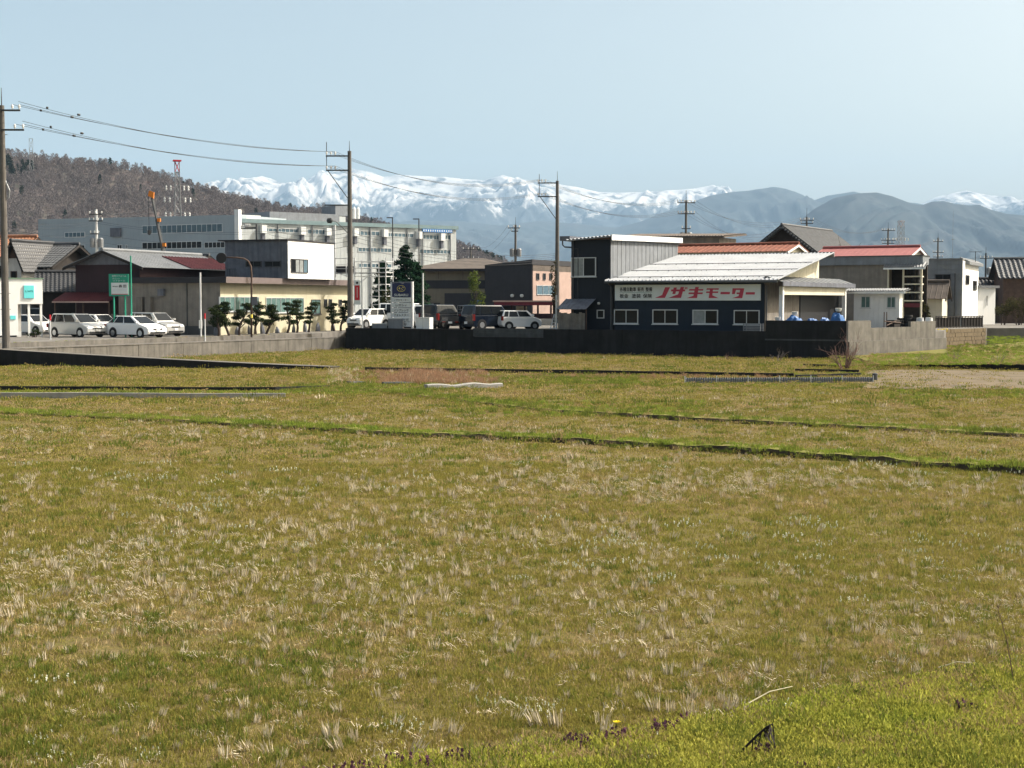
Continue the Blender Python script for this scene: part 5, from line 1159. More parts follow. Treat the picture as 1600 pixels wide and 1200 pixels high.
# ================================================================== vehicles
def car(name, label, cat, px, py, z, head, paint, L=4.4, Wd=1.7, H=1.5, hood=.95, belt=.92, xA=.26, xB=.08, xC=-.36, xD=-.47, wr=.31, nose=.62, tail=.9, group=None, pos=None, van=False, spare=False, cage=False, quarter=True):
    """x forward. xA.. fractions of L: windscreen base, windscreen top, rear window top, rear window base"""
    b = gp(px, py, z) if pos is None else pos; t = thing(name, label, cat, (b.x, b.y, z), R(head), group)
    h = Wd / 2; f, r = L / 2, -L / 2; gc = .2
    out = [(f - .06, gc + .05), (f, gc + .2), (f - .02, nose), (f - .16, nose + .13), (xA * L, hood), (xD * L, belt), (r + .05, belt - .03 if tail >= .88 else tail), (r, .6), (r + .04, gc + .12), (r + .2, gc), (f - .3, gc)]
    m = MB(); ys = [(-h, .045), (-h + .09, 0), (h - .09, 0), (h, .045)]; n = len(out); cx = sum(p[0] for p in out) / n; cz = .6
    for (y, ins) in ys: m.v += [(x + (-ins if x > 0 else ins) * (abs(x - cx) > L * .3), y, z_ - ins * .6 * (z_ > .55)) for x, z_ in out]
    for s in range(3):
        for i in range(n): m.f.append((s * n + i, s * n + (i + 1) % n, (s + 1) * n + (i + 1) % n, (s + 1) * n + i))
    m.f += [tuple(range(n)), tuple(range(3 * n, 4 * n))]
    body = m.build('body', paint, t); bv = body.modifiers.new('b', 'BEVEL'); bv.width = .05; bv.segments = 2; bv.limit_method = 'ANGLE'
    # cabin
    hb, ht = h * .955, h * .78; A, Bq, Cq, Dq = xA * L, xB * L, xC * L, xD * L; zh = H
    base = [(A, -hb, hood - .02), (Dq, -hb, belt - .02), (Dq, hb, belt - .02), (A, hb, hood - .02)]; top = [(Bq, -ht, zh - .02), (Cq, -ht, zh), (Cq, ht, zh), (Bq, ht, zh - .02)]
    cb = MB().prism(base, top).build('cabin', paint, t); bv = cb.modifiers.new('b', 'BEVEL'); bv.width = .07; bv.segments = 3; bv.limit_method = 'ANGLE'
    V = Vector
    def pane(q, name, k=.012, mat='car_glass'):
        q = [V(p) for p in q]; nn = (q[1] - q[0]).cross(q[2] - q[0]).normalized(); c = sum(q, V((0, 0, 0))) / 4
        if nn.dot(c - V((0, 0, .9))) < 0: nn = -nn
        MB().prism([p - nn * .01 for p in q], [p + nn * k for p in q]).build(name, mat, t)
    def sq(e0, e1, e2, e3, u0, u1, v0, v1):
        """patch of the quad e0,e1 (bottom) e3,e2 (top)"""
        g = lambda u, v: V(e0).lerp(V(e1), u).lerp(V(e3).lerp(V(e2), u), v); return [g(u0, v0), g(u1, v0), g(u1, v1), g(u0, v1)]
    pane(sq(base[0], base[3], top[3], top[0], .07, .93, .08, .93), 'windscreen'); pane(sq(base[1], base[2], top[2], top[1], .1, .9, .14, .9), 'rear_window')
    cuts = [(.10, .46), (.49, .78), (.81, .95)] if quarter else [(.08, .5), (.54, .95)]
    for s in (0, 1):
        e = (base[0], base[1], top[1], top[0]) if s == 0 else (base[3], base[2], top[2], top[3])
        for (u0, u1) in cuts: pane(sq(*e, u0, u1, .12, .90), 'side_window')
    wx = (f - .82 * (L / 4.4), r + .8 * (L / 4.4))
    for x in wx:
        for s in (-1, 1):
            MB().lathe([(.05, -.05), (wr + .07, -.05), (wr + .07, .008), (.05, .008)] if s > 0 else [(.05, -.008), (wr + .07, -.008), (wr + .07, .05), (.05, .05)], 20, 'y', (x, s * h, wr + .01)).build('wheel_arch', 'plastic_black', t)
            wl_ = MB().lathe([(wr * .6, -.1), (wr * .95, -.1), (wr, -.06), (wr, .06), (wr * .95, .1), (wr * .6, .1)], 20, 'y', (x, s * (h - .07), wr)).build('tyre', 'tyre', t, smooth=False)
            rm = MB().lathe([(.03, -.01), (wr * .62, -.01), (wr * .62, .02), (.03, .02)], 16, 'y', (x, s * (h + .025), wr))
            rm.build('rim', 'rim', wl_)
    for s in (-1, 1):
        MB().prism([(f - .02, s * (h - .12), nose - .02), (f - .02, s * (h - .5), nose - .02), (f - .03, s * (h - .5), nose + .1), (f - .1, s * (h - .12), nose + .13)], [(f - .3, s * (h - .06), nose), (f - .2, s * (h - .5), nose), (f - .25, s * (h - .5), nose + .12), (f - .4, s * (h - .06), nose + .15)]).build('headlight', 'lamp_glass', t)
        MB().box(r - .012, r + .12, s * (h - .02) - .1, s * (h - .02) + .0 if s > 0 else s * (h - .02) + .1, .66, belt + (.08 if van else -.05)).build('tail_light', 'tail_red', t)
        mz = hood + .07; mo = MB().box(A - .28, A - .12, s * (h + .02) - .02, s * (h + .16), mz, mz + .14) if s > 0 else MB().box(A - .28, A - .12, s * (h + .16), s * (h + .02) + .02, mz, mz + .14)
        mo.build('mirror', paint, t)
    MB().box(f - .03, f + .014, -h * .45, h * .45, nose - .09, nose + .0).build('grille', 'plastic_black', t); MB().box(f - .03, f + .016, -h * .75, h * .75, gc + .08, gc + .2).build('bumper_intake', 'plastic_black', t)
    for x in (f + .02, r - .02): MB().box(x - .012, x + .012, -.17, .17, .42, .58).build('number_plate', 'white_metal', t)
    for s in (-1, 1): MB().box(A * .9 - L * .28, A * .9 - L * .24, s * (h + .012) - .01, s * (h + .012) + .01, belt - .13, belt - .1).build('door_handle', paint, t)
    if spare: MB().lathe([(.1, -.1), (.33, -.1), (.35, 0), (.33, .1), (.1, .12)], 16, 'x', (r - .1, 0, .85)).build('spare_wheel', 'tyre', t)
    return t
HD_ = -36
G1 = 'cars parked beside the green signboard'
car('minivan', 'silver minivan with dark side windows nearest the white shop', 'car', 121, 526.5, YZ, HD_, 'car_silver', 4.35, 1.7, 1.62, hood=1.0, belt=.98, xA=.30, xB=.10, xC=-.42, xD=-.485, nose=.66, group=G1)
car('hatchback', 'white wedge-shaped hatchback between the green sign posts', 'car', 213, 527, YZ, HD_ + 2, 'car_white', 4.3, 1.72, 1.48, hood=.93, belt=.96, xA=.30, xB=.06, xC=-.30, xD=-.49, nose=.62, group=G1)
car('wagon', 'silver tall wagon in front of the hall end wall', 'car', 243, 525, YZ, HD_ + 2, 'car_silver', 4.2, 1.72, 1.68, hood=1.06, belt=1.02, xA=.26, xB=.10, xC=-.42, xD=-.48, nose=.72, group=G1, wr=.33)
car('sedan', 'white compact car half hidden behind the silver minivan', 'car', 155, 523.2, YZ, HD_, 'car_white', 4.1, 1.68, 1.52, nose=.64, group=G1)
car('sedan', 'white car under the carport corner of the white shop', 'car', 51, 523.2, YZ, HD_ + 4, 'car_white', 4.3, 1.7, 1.5, nose=.6, xA=.24, group=G1)
car('estate_car', 'low silver car behind the white compact car', 'car', 140, 520.0, YZ, HD_, 'car_silver', 4.5, 1.72, 1.55, xC=-.40, xD=-.48, group=G1)
car('light_van', 'pale blue van in front of the maroon house lean-to', 'van', 74, 518.6, YZ, -12, 'car_silver', 4.2, 1.65, 1.95, hood=1.1, belt=1.1, xA=.42, xB=.34, xC=-.47, xD=-.49, nose=.7, group=G1, van=True)
car('estate_car', 'dark blue car between the white hatchback and the hall', 'car', 216, 518.8, YZ, HD_, 'car_navy', 4.4, 1.7, 1.72, xC=-.40, xD=-.48, group=G1)
G2 = 'vehicles on the repair lot'
def lotpos(px, b): a = FN.A(px, b); return FN.world(a, b, LOTZ)
car('small_hatchback', 'small white hatchback facing the wall beside the hall pole', 'car', 0, 0, LOTZ, -128, 'car_white', 3.4, 1.48, 1.5, hood=.98, belt=.98, xA=.30, xB=.12, xC=-.38, xD=-.48, group=G2, pos=lotpos(576, 3.2), nose=.68)
car('box_van', 'white boxy van behind the stacked brand sign', 'van', 0, 0, LOTZ, -20, 'car_white', 3.4, 1.48, 1.9, hood=1.1, belt=1.08, xA=.44, xB=.36, xC=-.48, xD=-.495, group=G2, pos=lotpos(628, 5.2), nose=.7, van=True)
car('small_hatchback', 'white small car with open dark window right of the brand sign', 'car', 0, 0, LOTZ, 160, 'car_white', 3.4, 1.5, 1.75, hood=1.0, belt=1.0, xA=.3, xB=.16, xC=-.44, xD=-.49, group=G2, pos=lotpos(662, 5.5))
car('off_road_car', 'black off-road wagon seen from behind beside the white cars', 'car', 0, 0, LOTZ, 58, 'car_black', 4.2, 1.72, 1.8, hood=1.1, belt=1.08, xA=.2, xB=.08, xC=-.46, xD=-.49, wr=.36, group=G2, pos=lotpos(694, 4.2), van=True)
car('estate_car', 'glossy dark station wagon angled right with its rear to the wall', 'car', 0, 0, LOTZ, 38, 'car_navy', 4.4, 1.74, 1.78, hood=1.05, belt=1.03, xA=.26, xB=.12, xC=-.43, xD=-.49, wr=.34, group=G2, pos=lotpos(766, 4.0), van=True)
car('small_hatchback', 'small white hatchback with red tail lamps in front of the maroon shelter', 'car', 0, 0, LOTZ, 18, 'car_white', 3.1, 1.4, 1.38, hood=.9, belt=.9, xA=.32, xB=.16, xC=-.42, xD=-.49, wr=.26, group=G2, pos=lotpos(811, 4.6), van=True)
def light_truck():
    p = lotpos(722, 3.6); t = thing('light_truck', 'navy light truck with wire guard frame and low trailer plate', 'truck', p, R(62), G2); h = .72
    MB().box(-1.7, .5, -h, h, .62, .68).build('bed_floor', 'car_navy', t)
    for s in (-1, 1): MB().box(-1.7, .5, s * h - .02, s * h + .02, .68, .98).build('side_gate', 'car_navy', t)
    MB().box(-1.72, -1.68, -h, h, .66, .98).build('tail_gate', 'car_navy', t)
    c = MB().prism([(.55, -h, .45), (1.6, -h, .45), (1.62, -h, .95), (1.35, -h * .9, 1.72), (.55, -h * .9, 1.75)], [(.55, h, .45), (1.6, h, .45), (1.62, h, .95), (1.35, h * .9, 1.72), (.55, h * .9, 1.75)]).build('cab', 'car_navy', t); bv = c.modifiers.new('b', 'BEVEL'); bv.width = .05; bv.segments = 2
    MB().box(.53, .548, -h * .75, h * .75, 1.12, 1.6).build('rear_window', 'glass', t)
    MB().prism([(.7, -h * .99, 1.0), (1.4, -h * .99, 1.0), (1.25, -h * .93, 1.6), (.7, -h * .93, 1.6)], [(.7, -h * 1.01, 1.0), (1.4, -h * 1.01, 1.0), (1.25, -h * .95, 1.6), (.7, -h * .95, 1.6)]).build('side_window', 'glass', t)
    MB().box(-1.65, 1.5, -.4, .4, .36, .6).build('chassis', 'plastic_black', t)
    for x in (-1.15, 1.1):
        for s in (-1, 1): w = MB().lathe([(.16, -.08), (.25, -.08), (.26, 0), (.25, .08), (.16, .08)], 16, 'y', (x, s * .62, .26)).build('tyre', 'tyre', t); MB().lathe([(.02, -.01), (.16, -.01), (.16, .02), (.02, .03)], 12, 'y', (x, s * .7, .26)).build('rim', 'rim', w)
    for y in np.linspace(-h * .9, h * .9, 7): MB().tube([(.45, y, .98), (.45, y, 1.72)], .015, n=4).build('guard_bar', 'steel', t)
    for z in (1.2, 1.45, 1.72): MB().tube([(.45, -h * .9, z), (.45, h * .9, z)], .015, n=4).build('guard_bar', 'steel', t)
    for s in (-1, 1): MB().box(-1.74, -1.7, s * .55 - .12, s * .55 + .12, .5, .6).build('tail_light', 'tail_red', t)
    MB().box(-1.74, -1.72, -.16, .16, .44, .58).build('number_plate', 'white_metal', t)
light_truck()
for (x0, x1, yt, lab) in ((581, 604, 505, 'low grey sheet panel leaning on the lot wall by the white hatchback'), (606, 629, 497, 'taller grey sheet panel in front of the brand sign'), (650, 671, 496, 'pale grey sheet-metal cabinet right of the brand sign')):
    b = .55 if x0 != 606 else .8; a0, a1 = FN.A(x0, b), FN.A(x1, b); h = FN.Z(x0, yt, b) - LOTZ; t = N_thing('sheet_panel', lab, 'panel', a0, b)
    MB().box(0, a1 - a0, 0, .05 if x0 != 650 else .5, -.03, h).build('sheet', 'grey_metal_wall' if x0 != 650 else 'white_metal', t); MB().box(0, a1 - a0, -.02, -.003, h - .06, h).build('edge_strip', 'alu', t)
for k, (x, y, lab) in enumerate(((1408, 500, 'stack of old tyres beside the white shed'), (1420, 497, 'taller stack of old tyres in front of the shelves'), (1432, 499, 'stack of old tyres next to the wall end'))):
    b = BS - 1.4; a = FN.A(x, b); t = N_thing('tyre_stack', lab, 'tyres', a, b); n = 4 + (k == 1)
    for i in range(n): MB().lathe([(.16, -.1), (.29, -.1), (.32, 0), (.29, .1), (.16, .1)], 16, 'z', (random.uniform(-.04, .04), random.uniform(-.04, .04), .11 + i * .21)).build('tyre', 'tyre', t)
for k, x in enumerate((1442, 1456)):
    a = FR.A(x - 2, .6); p = FR.world(a, .7, LOTZ); t = thing('metal_drum', ('dull grey metal drum on the lot by the wall end', 'small white drum on the lot at the wall end')[k], 'drum', p); MB().lathe([(.05, 0), (.26, 0), (.27, .02), (.26, .3), (.27, .32), (.26, .6), (.27, .62), (.24, .9), (.03, .9)], 14).build('shell', ('alu', 'white_metal')[k], t); MB().lathe([(.1, .9), (.24, .91), (.24, .94), (.1, .95)], 14).build('lid', 'alu', t)
def rack():
    a = FR.A(1392, .9); p = FR.world(a, .9, LOTZ); t = thing('rusty_frame', 'rusty iron pipe frame standing behind the stepped wall', 'frame', p, FR.ang)
    for x in (-.9, -.55): MB().tube([(x, 0, -.1), (x, 0, 1.35)], .035, n=6).build('post', 'timber', t)
    MB().tube([(-.9, .0, .75), (1.6, .1, .6)], .04, n=6).build('rail', 'timber', t); MB().tube([(-.6, 0, .45), (1.3, .15, .8)], .035, n=6).build('rail', 'timber', t)
    MB().box(.7, 1.5, .1, .7, -.05, .8).build('scrap_box', 'timber_dark', t)
rack()
# ================================================================== trees and shrubs
def leaves(m, c, rad, n, size, rg, flat=.0, shell=.55):
    for i in range(n):
        d = rg.normal(0, 1, 3); d /= np.linalg.norm(d); r = shell + (1 - shell) * rg.uniform() ** .6
        p = Vector((c[0] + d[0] * rad[0] * r, c[1] + d[1] * rad[1] * r, c[2] + d[2] * rad[2] * r))
        nn = Vector(d + rg.normal(0, .5, 3)).normalized(); t1 = nn.cross(Vector(rg.normal(0, 1, 3))).normalized(); t2 = nn.cross(t1); s = size * rg.uniform(.6, 1.2)
        m.add([p - t1 * s, p - t2 * s * .5, p + t1 * s, p + t2 * s * .5], [(0, 1, 2, 3)])
def trimmed_pine(seed, h, npad, spread, lean):
    rg = np.random.default_rng(seed); root = thing('trimmed_pine', '', 'tree'); tr = MB(); pts = []; x = y = 0
    for i in range(7):
        f = i / 6; pts.append(Vector((lean * f * h + .10 * math.sin(f * 5 + seed), .08 * math.cos(f * 4 + seed), f * h * .9)))
    tr.tube(pts, .085, .03, 7); cr = MB()
    for k in range(npad):
        f = .36 + .62 * k / max(1, npad - 1); b = pts[min(6, int(f * 6))]; a = rg.uniform(0, 6.283) + k * 2.4; r = spread * (1.1 - f * .75) * rg.uniform(.5, 1)
        if k == npad - 1: r = 0
        c = Vector((b.x + r * math.cos(a), b.y + r * .7 * math.sin(a), f * h)); tr.tube([b - Vector((0, 0, .15)), b.lerp(c, .6) - Vector((0, 0, .06)), c], .035, .02, 5)
        R_ = rg.uniform(.34, .5) * (1.1 - .25 * f); leaves(cr, c, (R_, R_ * .9, R_ * .42), 330, .06, rg, shell=.2)
    tr.build('trunk', 'bark', root); cr.build('crown', 'leaf_niwaki', root, recalc=False); return root
PINE = [(339, 1.9, 7, .75, .1, 'wide trimmed pine at the left end of the row before the hall'), (356, 2.1, 8, .8, -.1, 'dense trimmed pine under the left hall windows beside the curved pole'), (374, 2.0, 7, .7, .2, 'trimmed pine just left of the curved pole'), (402, 2.1, 7, .7, -.1, 'trimmed pine just right of the curved pole'), (418, 1.9, 8, .75, .15, 'low spreading trimmed pine between the two long windows'), (449, 2.05, 5, .55, .05, 'slim trimmed pine with few pads under the second long window'), (462, 2.2, 6, .5, .1, 'tall trimmed pine beside the slim few-padded one'), (480, 2.05, 5, .5, .32, 'single leaning trimmed pine in front of the teal door window'), (522, 2.0, 6, .6, -.05, 'trimmed pine with bare trunk near the hall pole'), (534, 2.2, 7, .6, .1, 'dense trimmed pine right beside the hall pole')]
for k, (px, h, n, sp, ln, lab) in enumerate(PINE):
    o = trimmed_pine(20 + k, h, n, sp, ln); o['label'] = lab; o['group'] = 'trimmed pines in front of the hall'
    b = FH.B(px, 0.0); q = FH.world(1.5, FH.side(px, 500, 1.5)[0], 0); o.location = (q.x, q.y, YZ); o.scale = (1.2, 1.2, 1.12)
def rocks():
    for k in range(9):
        px = 345 + k * 22 + random.uniform(-6, 6); q = FH.world(.55, FH.side(px, 515, .55)[0], 0)
        m = MB(); r = random.uniform(.14, .24); h = random.uniform(.5, .95)
        m.lathe([(r * .9, -.1), (r, .15 * h), (r * .8, .55 * h), (r * .35, .88 * h), (.02, h)], 7)
        o = m.build('garden_stone', 'zinc_wall', loc=(q.x, q.y, YZ)); o.rotation_euler = (random.uniform(-.1, .1), random.uniform(-.15, .15), random.uniform(0, 6)); tag(o, 'upright pointed dark garden stone at the foot of the hall wall', 'stone', 'garden stones along the hall')
rocks()
def conifer(px, Y, ytop, wd, label, seed, z=LOTZ, ybase=None):
    b = at(px, 480, Y); H = zpx(ytop, Y) - z; t = thing('conifer', label, 'tree', (b.x, b.y, z), 0, 'dark conifers behind the lot'); rg = np.random.default_rng(seed)
    MB().tube([(0, 0, -.2), (0, 0, H * .95)], .16, .03, 7).build('trunk', 'bark', t); m = MB(); n = int(H * 20)
    for i in range(n):
        f = rg.uniform(.03, 1) ** .9; a = rg.uniform(0, 6.283); R_ = wd * (1 - f) ** .75 * rg.uniform(.75, 1.15) + .1; z_ = H * f
        for s in np.linspace(.25, 1, 5):
            c = (R_ * s * math.cos(a), R_ * s * math.sin(a), z_ - .25 * s * R_ + .1); leaves(m, c, (.3, .3, .16), 9, .16, rg, shell=.1)
    m.build('crown', 'leaf_conifer', t, recalc=False)
conifer(634, 139, 387, 2.7, 'tall dark conifer rising behind the brand sign', 4); conifer(598, 138, 411, 1.5, 'shorter dark conifer behind the pipe scaffold', 5)
conifer(652, 141, 412, 1.9, 'bushy dark conifer against the tan hall wall', 6)
def leafy(name, label, px, Y, z, w, h, n, mat, size, seed, cat='shrub', trunk=True, group=None, lobes=6):
    b = at(px, 480, Y); t = thing(name, label, cat, (b.x, b.y, z), 0, group); rg = np.random.default_rng(seed); m = MB(); tr = MB()
    for k in range(lobes):
        c = (rg.uniform(-.6, .6) * w, rg.uniform(-.4, .4) * w, h * rg.uniform(.3, .85)); tr.tube([(c[0] * .2, c[1] * .2, -.1), (c[0] * .6, c[1] * .6, c[2] * .6), c], .04, .015, 5); leaves(m, c, (w * .45, w * .45, h * .22), n // lobes, size, rg, shell=.2)
    tr.build('trunk', 'bark', t); m.build('crown', mat, t, recalc=False); return t
leafy('yellow_shrub', 'tall yellow-green leafy shrub against the slate building', 748, 138, LOTZ, 1.1, 5.2, 900, 'leaf_yellow', .12, 3)
leafy('garden_shrub', 'olive shrub beside the brand sign post', 604, 116, LOTZ, .9, 3.4, 500, 'leaf_hedge', .1, 5)
leafy('garden_shrub', 'dark climbing shrub at the corner of the navy block', 866, 112, LOTZ, .35, 5.2, 420, 'leaf_hedge', .09, 6)
for k, (px, Y, w, h, lab) in enumerate(((1566, 128, 2.2, 2.6, 'dark rounded hedge shrub beyond the white annex'), (1592, 127, 2.4, 3.1, 'taller brown hedge shrub under the striped roof'), (1620, 127, 2.4, 2.8, 'hedge shrub at the far end under the striped roof'), (1446, 113, .7, 2.2, 'green shrub squeezed beside the small brown shed'))):
    leafy('hedge_shrub', lab, px, Y, 1.3, w * .6, h, 900, 'leaf_hedge', .09, 10 + k, group='hedge shrubs at the right')
leafy('flower_clump', 'yellow flowering clump at the end of the pale wall', 1470, 106.5, .9, .55, .75, 260, 'yellow_flower', .05, 21, 'plant')
leafy('weed_clump', 'green weeds growing at the carport pillars of the white shop', 53, 101.5, YZ, .7, .55, 300, 'leaf_niwaki', .06, 22, 'plant')
def bare_shrub(name, label, base, h, n, seed, mat='twig_red', r0=.022, spread=.55):
    rg = np.random.default_rng(seed); t = thing(name, label, 'shrub', base); m = MB()
    def grow(p, d, L, r, lv):
        pts = [p]; q = p.copy(); dd = d.copy()
        for i in range(4): dd = (dd + Vector(rg.normal(0, .13, 3)) + Vector((0, 0, .06))).normalized(); q = q + dd * (L / 4); pts.append(q.copy())
        m.tube(pts, r, r * .45, 4, cap=False)
        if lv > 0:
            for k in range(3 if lv > 1 else 4):
                i = int(rg.integers(1, 5)); nd = (dd + Vector(rg.normal(0, .55, 3))).normalized(); nd.z = abs(nd.z) * .8 + .15; grow(pts[i], nd.normalized(), L * rg.uniform(.4, .65), r * .55, lv - 1)
    for k in range(n):
        a = rg.uniform(0, 6.283); grow(Vector((.12 * math.cos(a), .12 * math.sin(a), -.05)), Vector((spread * math.cos(a), spread * math.sin(a), 1)).normalized(), h * rg.uniform(.55, .8), r0, 2)
    m.build('branches', mat, t, recalc=False); return t
bare_shrub('bare_shrub', 'large leafless reddish shrub in front of the wall corner', gp(1320, 578), 1.75, 17, 3, spread=.6)
bare_shrub('bare_shrub', 'small leafless shrub at the foot of the black wall', gp(1213, 566), .8, 6, 4, 'bark_pale', .012)
bare_shrub('bare_shrub', 'tiny dry shrub by the black wall left of the small one', gp(1140, 563), .6, 5, 5, 'twig_red', .01)
bare_shrub('bare_tree', 'bare treetop showing above the red roof', Vector((*[at(1345, 480, 150).x, 150], LOTZ)), 7.6, 5, 6, 'bark', .08, .3)
for k, (px, py, lab) in enumerate(((1560, 566, 'dry weed clump behind the black kerb on the right'), (1490, 562, 'dry weed clump near the middle of the right verge'), (1440, 563, 'thin dry weed clump left on the right verge'))): bare_shrub('dry_weed', lab, gp(px, py, .3), .65, 8, 30 + k, 'bark_pale', .008, .8)

# ================================================================== paddies, edges and ridges
def strip_wall(name, label, pts, h, th, mat, cat='wall', z=0.0, panel=0, h1=None):
    P = [gp(x, y, z) for x, y in pts]; o = P[0].copy(); m = MB()
    for i in range(len(P) - 1):
        a, b = P[i] - o, P[i + 1] - o; d = (b - a).normalized(); n = Vector((-d.y, d.x, 0)) * th
        if n.y < 0: n = -n
        k = max(1, int((b - a).length / 1.2))
        for j in range(k):
            f0, f1 = (i + j / k) / (len(P) - 1), (i + (j + 1) / k) / (len(P) - 1); hh = lambda f: (h + ((h1 if h1 is not None else h) - h) * f) * (1 + .10 * noise.noise(Vector((f * 30, o.x, 0))))
            q0, q1 = a.lerp(b, j / k), a.lerp(b, (j + 1) / k); w0 = Vector((0, .05 * noise.noise(Vector((f0 * 25, 3, o.y))), 0)); w1 = Vector((0, .05 * noise.noise(Vector((f1 * 25, 3, o.y))), 0)); U = lambda v, zz: Vector((v.x, v.y, zz))
            m.hexa([U(q0 + w0, -.1), U(q1 + w1, -.1), U(q1 + n + w1, -.1), U(q0 + n + w0, -.1), U(q0 + w0, hh(f0)), U(q1 + w1, hh(f1)), U(q1 + n + w1, hh(f1)), U(q0 + n + w0, hh(f0))])
    return tag(m.build(name, mat, loc=o), label, cat)
strip_wall('channel_wall', 'long thin black concrete edge behind the reed patch', [(570, 579), (800, 582), (1000, 585), (1240, 589)], .17, .12, 'concrete_black')
strip_wall('channel_wall', 'black concrete channel edge crossing the left paddy', [(-60, 609), (150, 609.5), (300, 610), (430, 609.5), (515, 606)], .16, .12, 'concrete_black', h1=.1)
strip_wall('channel_wall', 'pale grey concrete channel edge in front of the black one', [(-60, 621.5), (120, 621), (300, 621), (446, 620)], .19, .16, 'concrete_pale', h1=.13)
strip_wall('kerb_wall', 'black concrete kerb running along the brown field on the right', [(1355, 571), (1450, 574), (1600, 577.5), (1720, 580)], .27, .14, 'concrete_black', h1=.27)
for pts, lab in (([(1255, 572), (1322, 575)], 'short black bed edge nearest the wall corner'), ([(1242, 580), (1342, 582)], 'middle black bed edge beside the bare shrub'), ([(1245, 590), (1346, 587)], 'front black bed edge below the bare shrub')): strip_wall('bed_edge', lab, pts, .13, .1, 'concrete_black', 'garden edging')
def wave_sheet():
    P, Q = gp(1070, 598), gp(1364, 597); d = (Q - P); L = d.length; t = thing('wave_sheet', 'grey corrugated plastic edging sheet along the paddy', 'edging', P, math.atan2(d.y, d.x)); n = 330; m = MB(); vs_ = []; fs = []
    for i in range(n + 1):
        for z in (-.05, .22 + .02 * noise.noise(Vector((i * .2, 0, 0)))): vs_.append((L * i / n, .025 * math.cos(i * math.pi / 2), z))
    for i in range(n): fs.append((i * 2, i * 2 + 2, i * 2 + 3, i * 2 + 1))
    m.add(vs_, fs).build('sheet', 'grey_metal_wall', t, recalc=False)
    for i in range(7): MB().box(L * i / 6 - .02, L * i / 6 + .02, -.06, -.03, -.05, .3).build('stake', 'pipe_white', t)
    p = gp(1367, 594); tag(MB().lathe([(.12, -.1), (.12, .3), (.02, .34)], 8).build('marker_stub', 'steel_dark', loc=p), 'short dark concrete stub at the end of the corrugated edging', 'post')
wave_sheet()
def slab():
    P, Q = gp(668, 607), gp(786, 604.5); d = Q - P; L = d.length; m = MB(); n = 16; vs_ = []; fs = []
    for i in range(n + 1):
        f = i / n; w = .16 * noise.noise(Vector((f * 5, 1, 0))); h = .16 + .09 * noise.noise(Vector((f * 4, 7, 2))) * (1 if f < .9 else .3)
        for (y, z) in ((0, -.05), (.02, h * .8), (.12, h), (.5 + w, h * .9), (.6 + w, -.05)): vs_.append((L * f, y, z))
    for i in range(n):
        for j in range(4): fs.append((i * 5 + j, i * 5 + 5 + j, i * 5 + 6 + j, i * 5 + 1 + j))
    fs += [tuple(range(5)), tuple(range(n * 5, n * 5 + 5))]
    o = m.add(vs_, fs).build('concrete_slab', 'concrete_pale', loc=P, rotz=math.atan2(d.y, d.x)); tag(o, 'long whitish broken concrete slab lying at the paddy edge', 'slab')
    for (x0, x1, y, lab) in ((548, 572, 600, 'small dark slab lying left of the reed patch'), (600, 652, 601, 'thin dark plank lying in front of the reed patch')):
        p, q = gp(x0, y), gp(x1, y - 1.5); dd = q - p; m = MB().prism([(0, 0, -.02), (dd.length, .05, -.02), (dd.length, .3, -.02), (0, .25, -.02)], [(0, 0, .1), (dd.length, .05, .06), (dd.length, .3, .08), (0, .25, .11)]); tag(m.build('loose_slab', 'concrete_block', loc=p, rotz=math.atan2(dd.y, dd.x)), lab, 'slab')
slab()
# ridges between the paddies
def ridge(name, pts, hs, w, topmat, facemat):
    P = [gp(x, y) for x, y in pts]; prof = []; cum = [0]
    for i in range(1, len(P)): cum.append(cum[-1] + (P[i] - P[i - 1]).length)
    n = int(cum[-1] / .22); face = MB(); top = MB(); fv = []; tv = []
    dxy = (P[-1] - P[0]).normalized(); nn = Vector((-dxy.y, dxy.x, 0)); nn = nn if nn.y > 0 else -nn; C = []
    for i in range(n + 1):
        s = cum[-1] * i / n; p = Vector((np.interp(s, cum, [q.x for q in P]), np.interp(s, cum, [q.y for q in P]), 0)); h = float(np.interp(s, cum, hs)) * (1 + .45 * snoise(p.x, p.y, .9, 1) + .3 * snoise(p.x, p.y, 3.1, 2)); e = .10 * snoise(p.x, p.y, 1.7, 4)
        fv += [p + nn * (e - .03) + Vector((0, 0, -.05)), p + nn * (e + .01 + .03 * snoise(p.x, p.y, 6, 3)) + Vector((0, 0, h * .55)), p + nn * (e + .06) + Vector((0, 0, h))]
        tv += [p + nn * (e + .05) + Vector((0, 0, h + .004)), p + nn * (e + w * .5) + Vector((0, 0, h * 1.12)), p + nn * (e + w) + Vector((0, 0, h * .7)), p + nn * (e + w * 1.7) + Vector((0, 0, -.05))]; C.append((p, nn, h, e))
    for i in range(n):
        for j in range(2): face.f.append((i * 3 + j, i * 3 + 3 + j, i * 3 + 4 + j, i * 3 + 1 + j))
        for j in range(3): top.f.append((i * 4 + j, i * 4 + 4 + j, i * 4 + 5 + j, i * 4 + 1 + j))
    face.v = fv; top.v = tv
    o = top.build(name, topmat, recalc=False); struct(o); face.build('ridge_face', facemat, o, recalc=False); return C
R1 = ridge('paddy_ridge', [(-60, 641), (0, 645), (200, 655), (400, 666), (600, 679), (800, 687), (1000, 697), (1300, 717), (1600, 741), (1720, 751)], [.02, .02, .04, .07, .08, .09, .10, .11, .12, .12], .75, 'grass_bank', 'soil')
R2 = ridge('paddy_ridge', [(555, 608), (700, 625), (860, 643), (1000, 652), (1100, 658), (1300, 667), (1600, 682), (1720, 688)], [.04, .05, .05, .08, .08, .07, .06, .06], .9, 'grass_bank', 'soil')
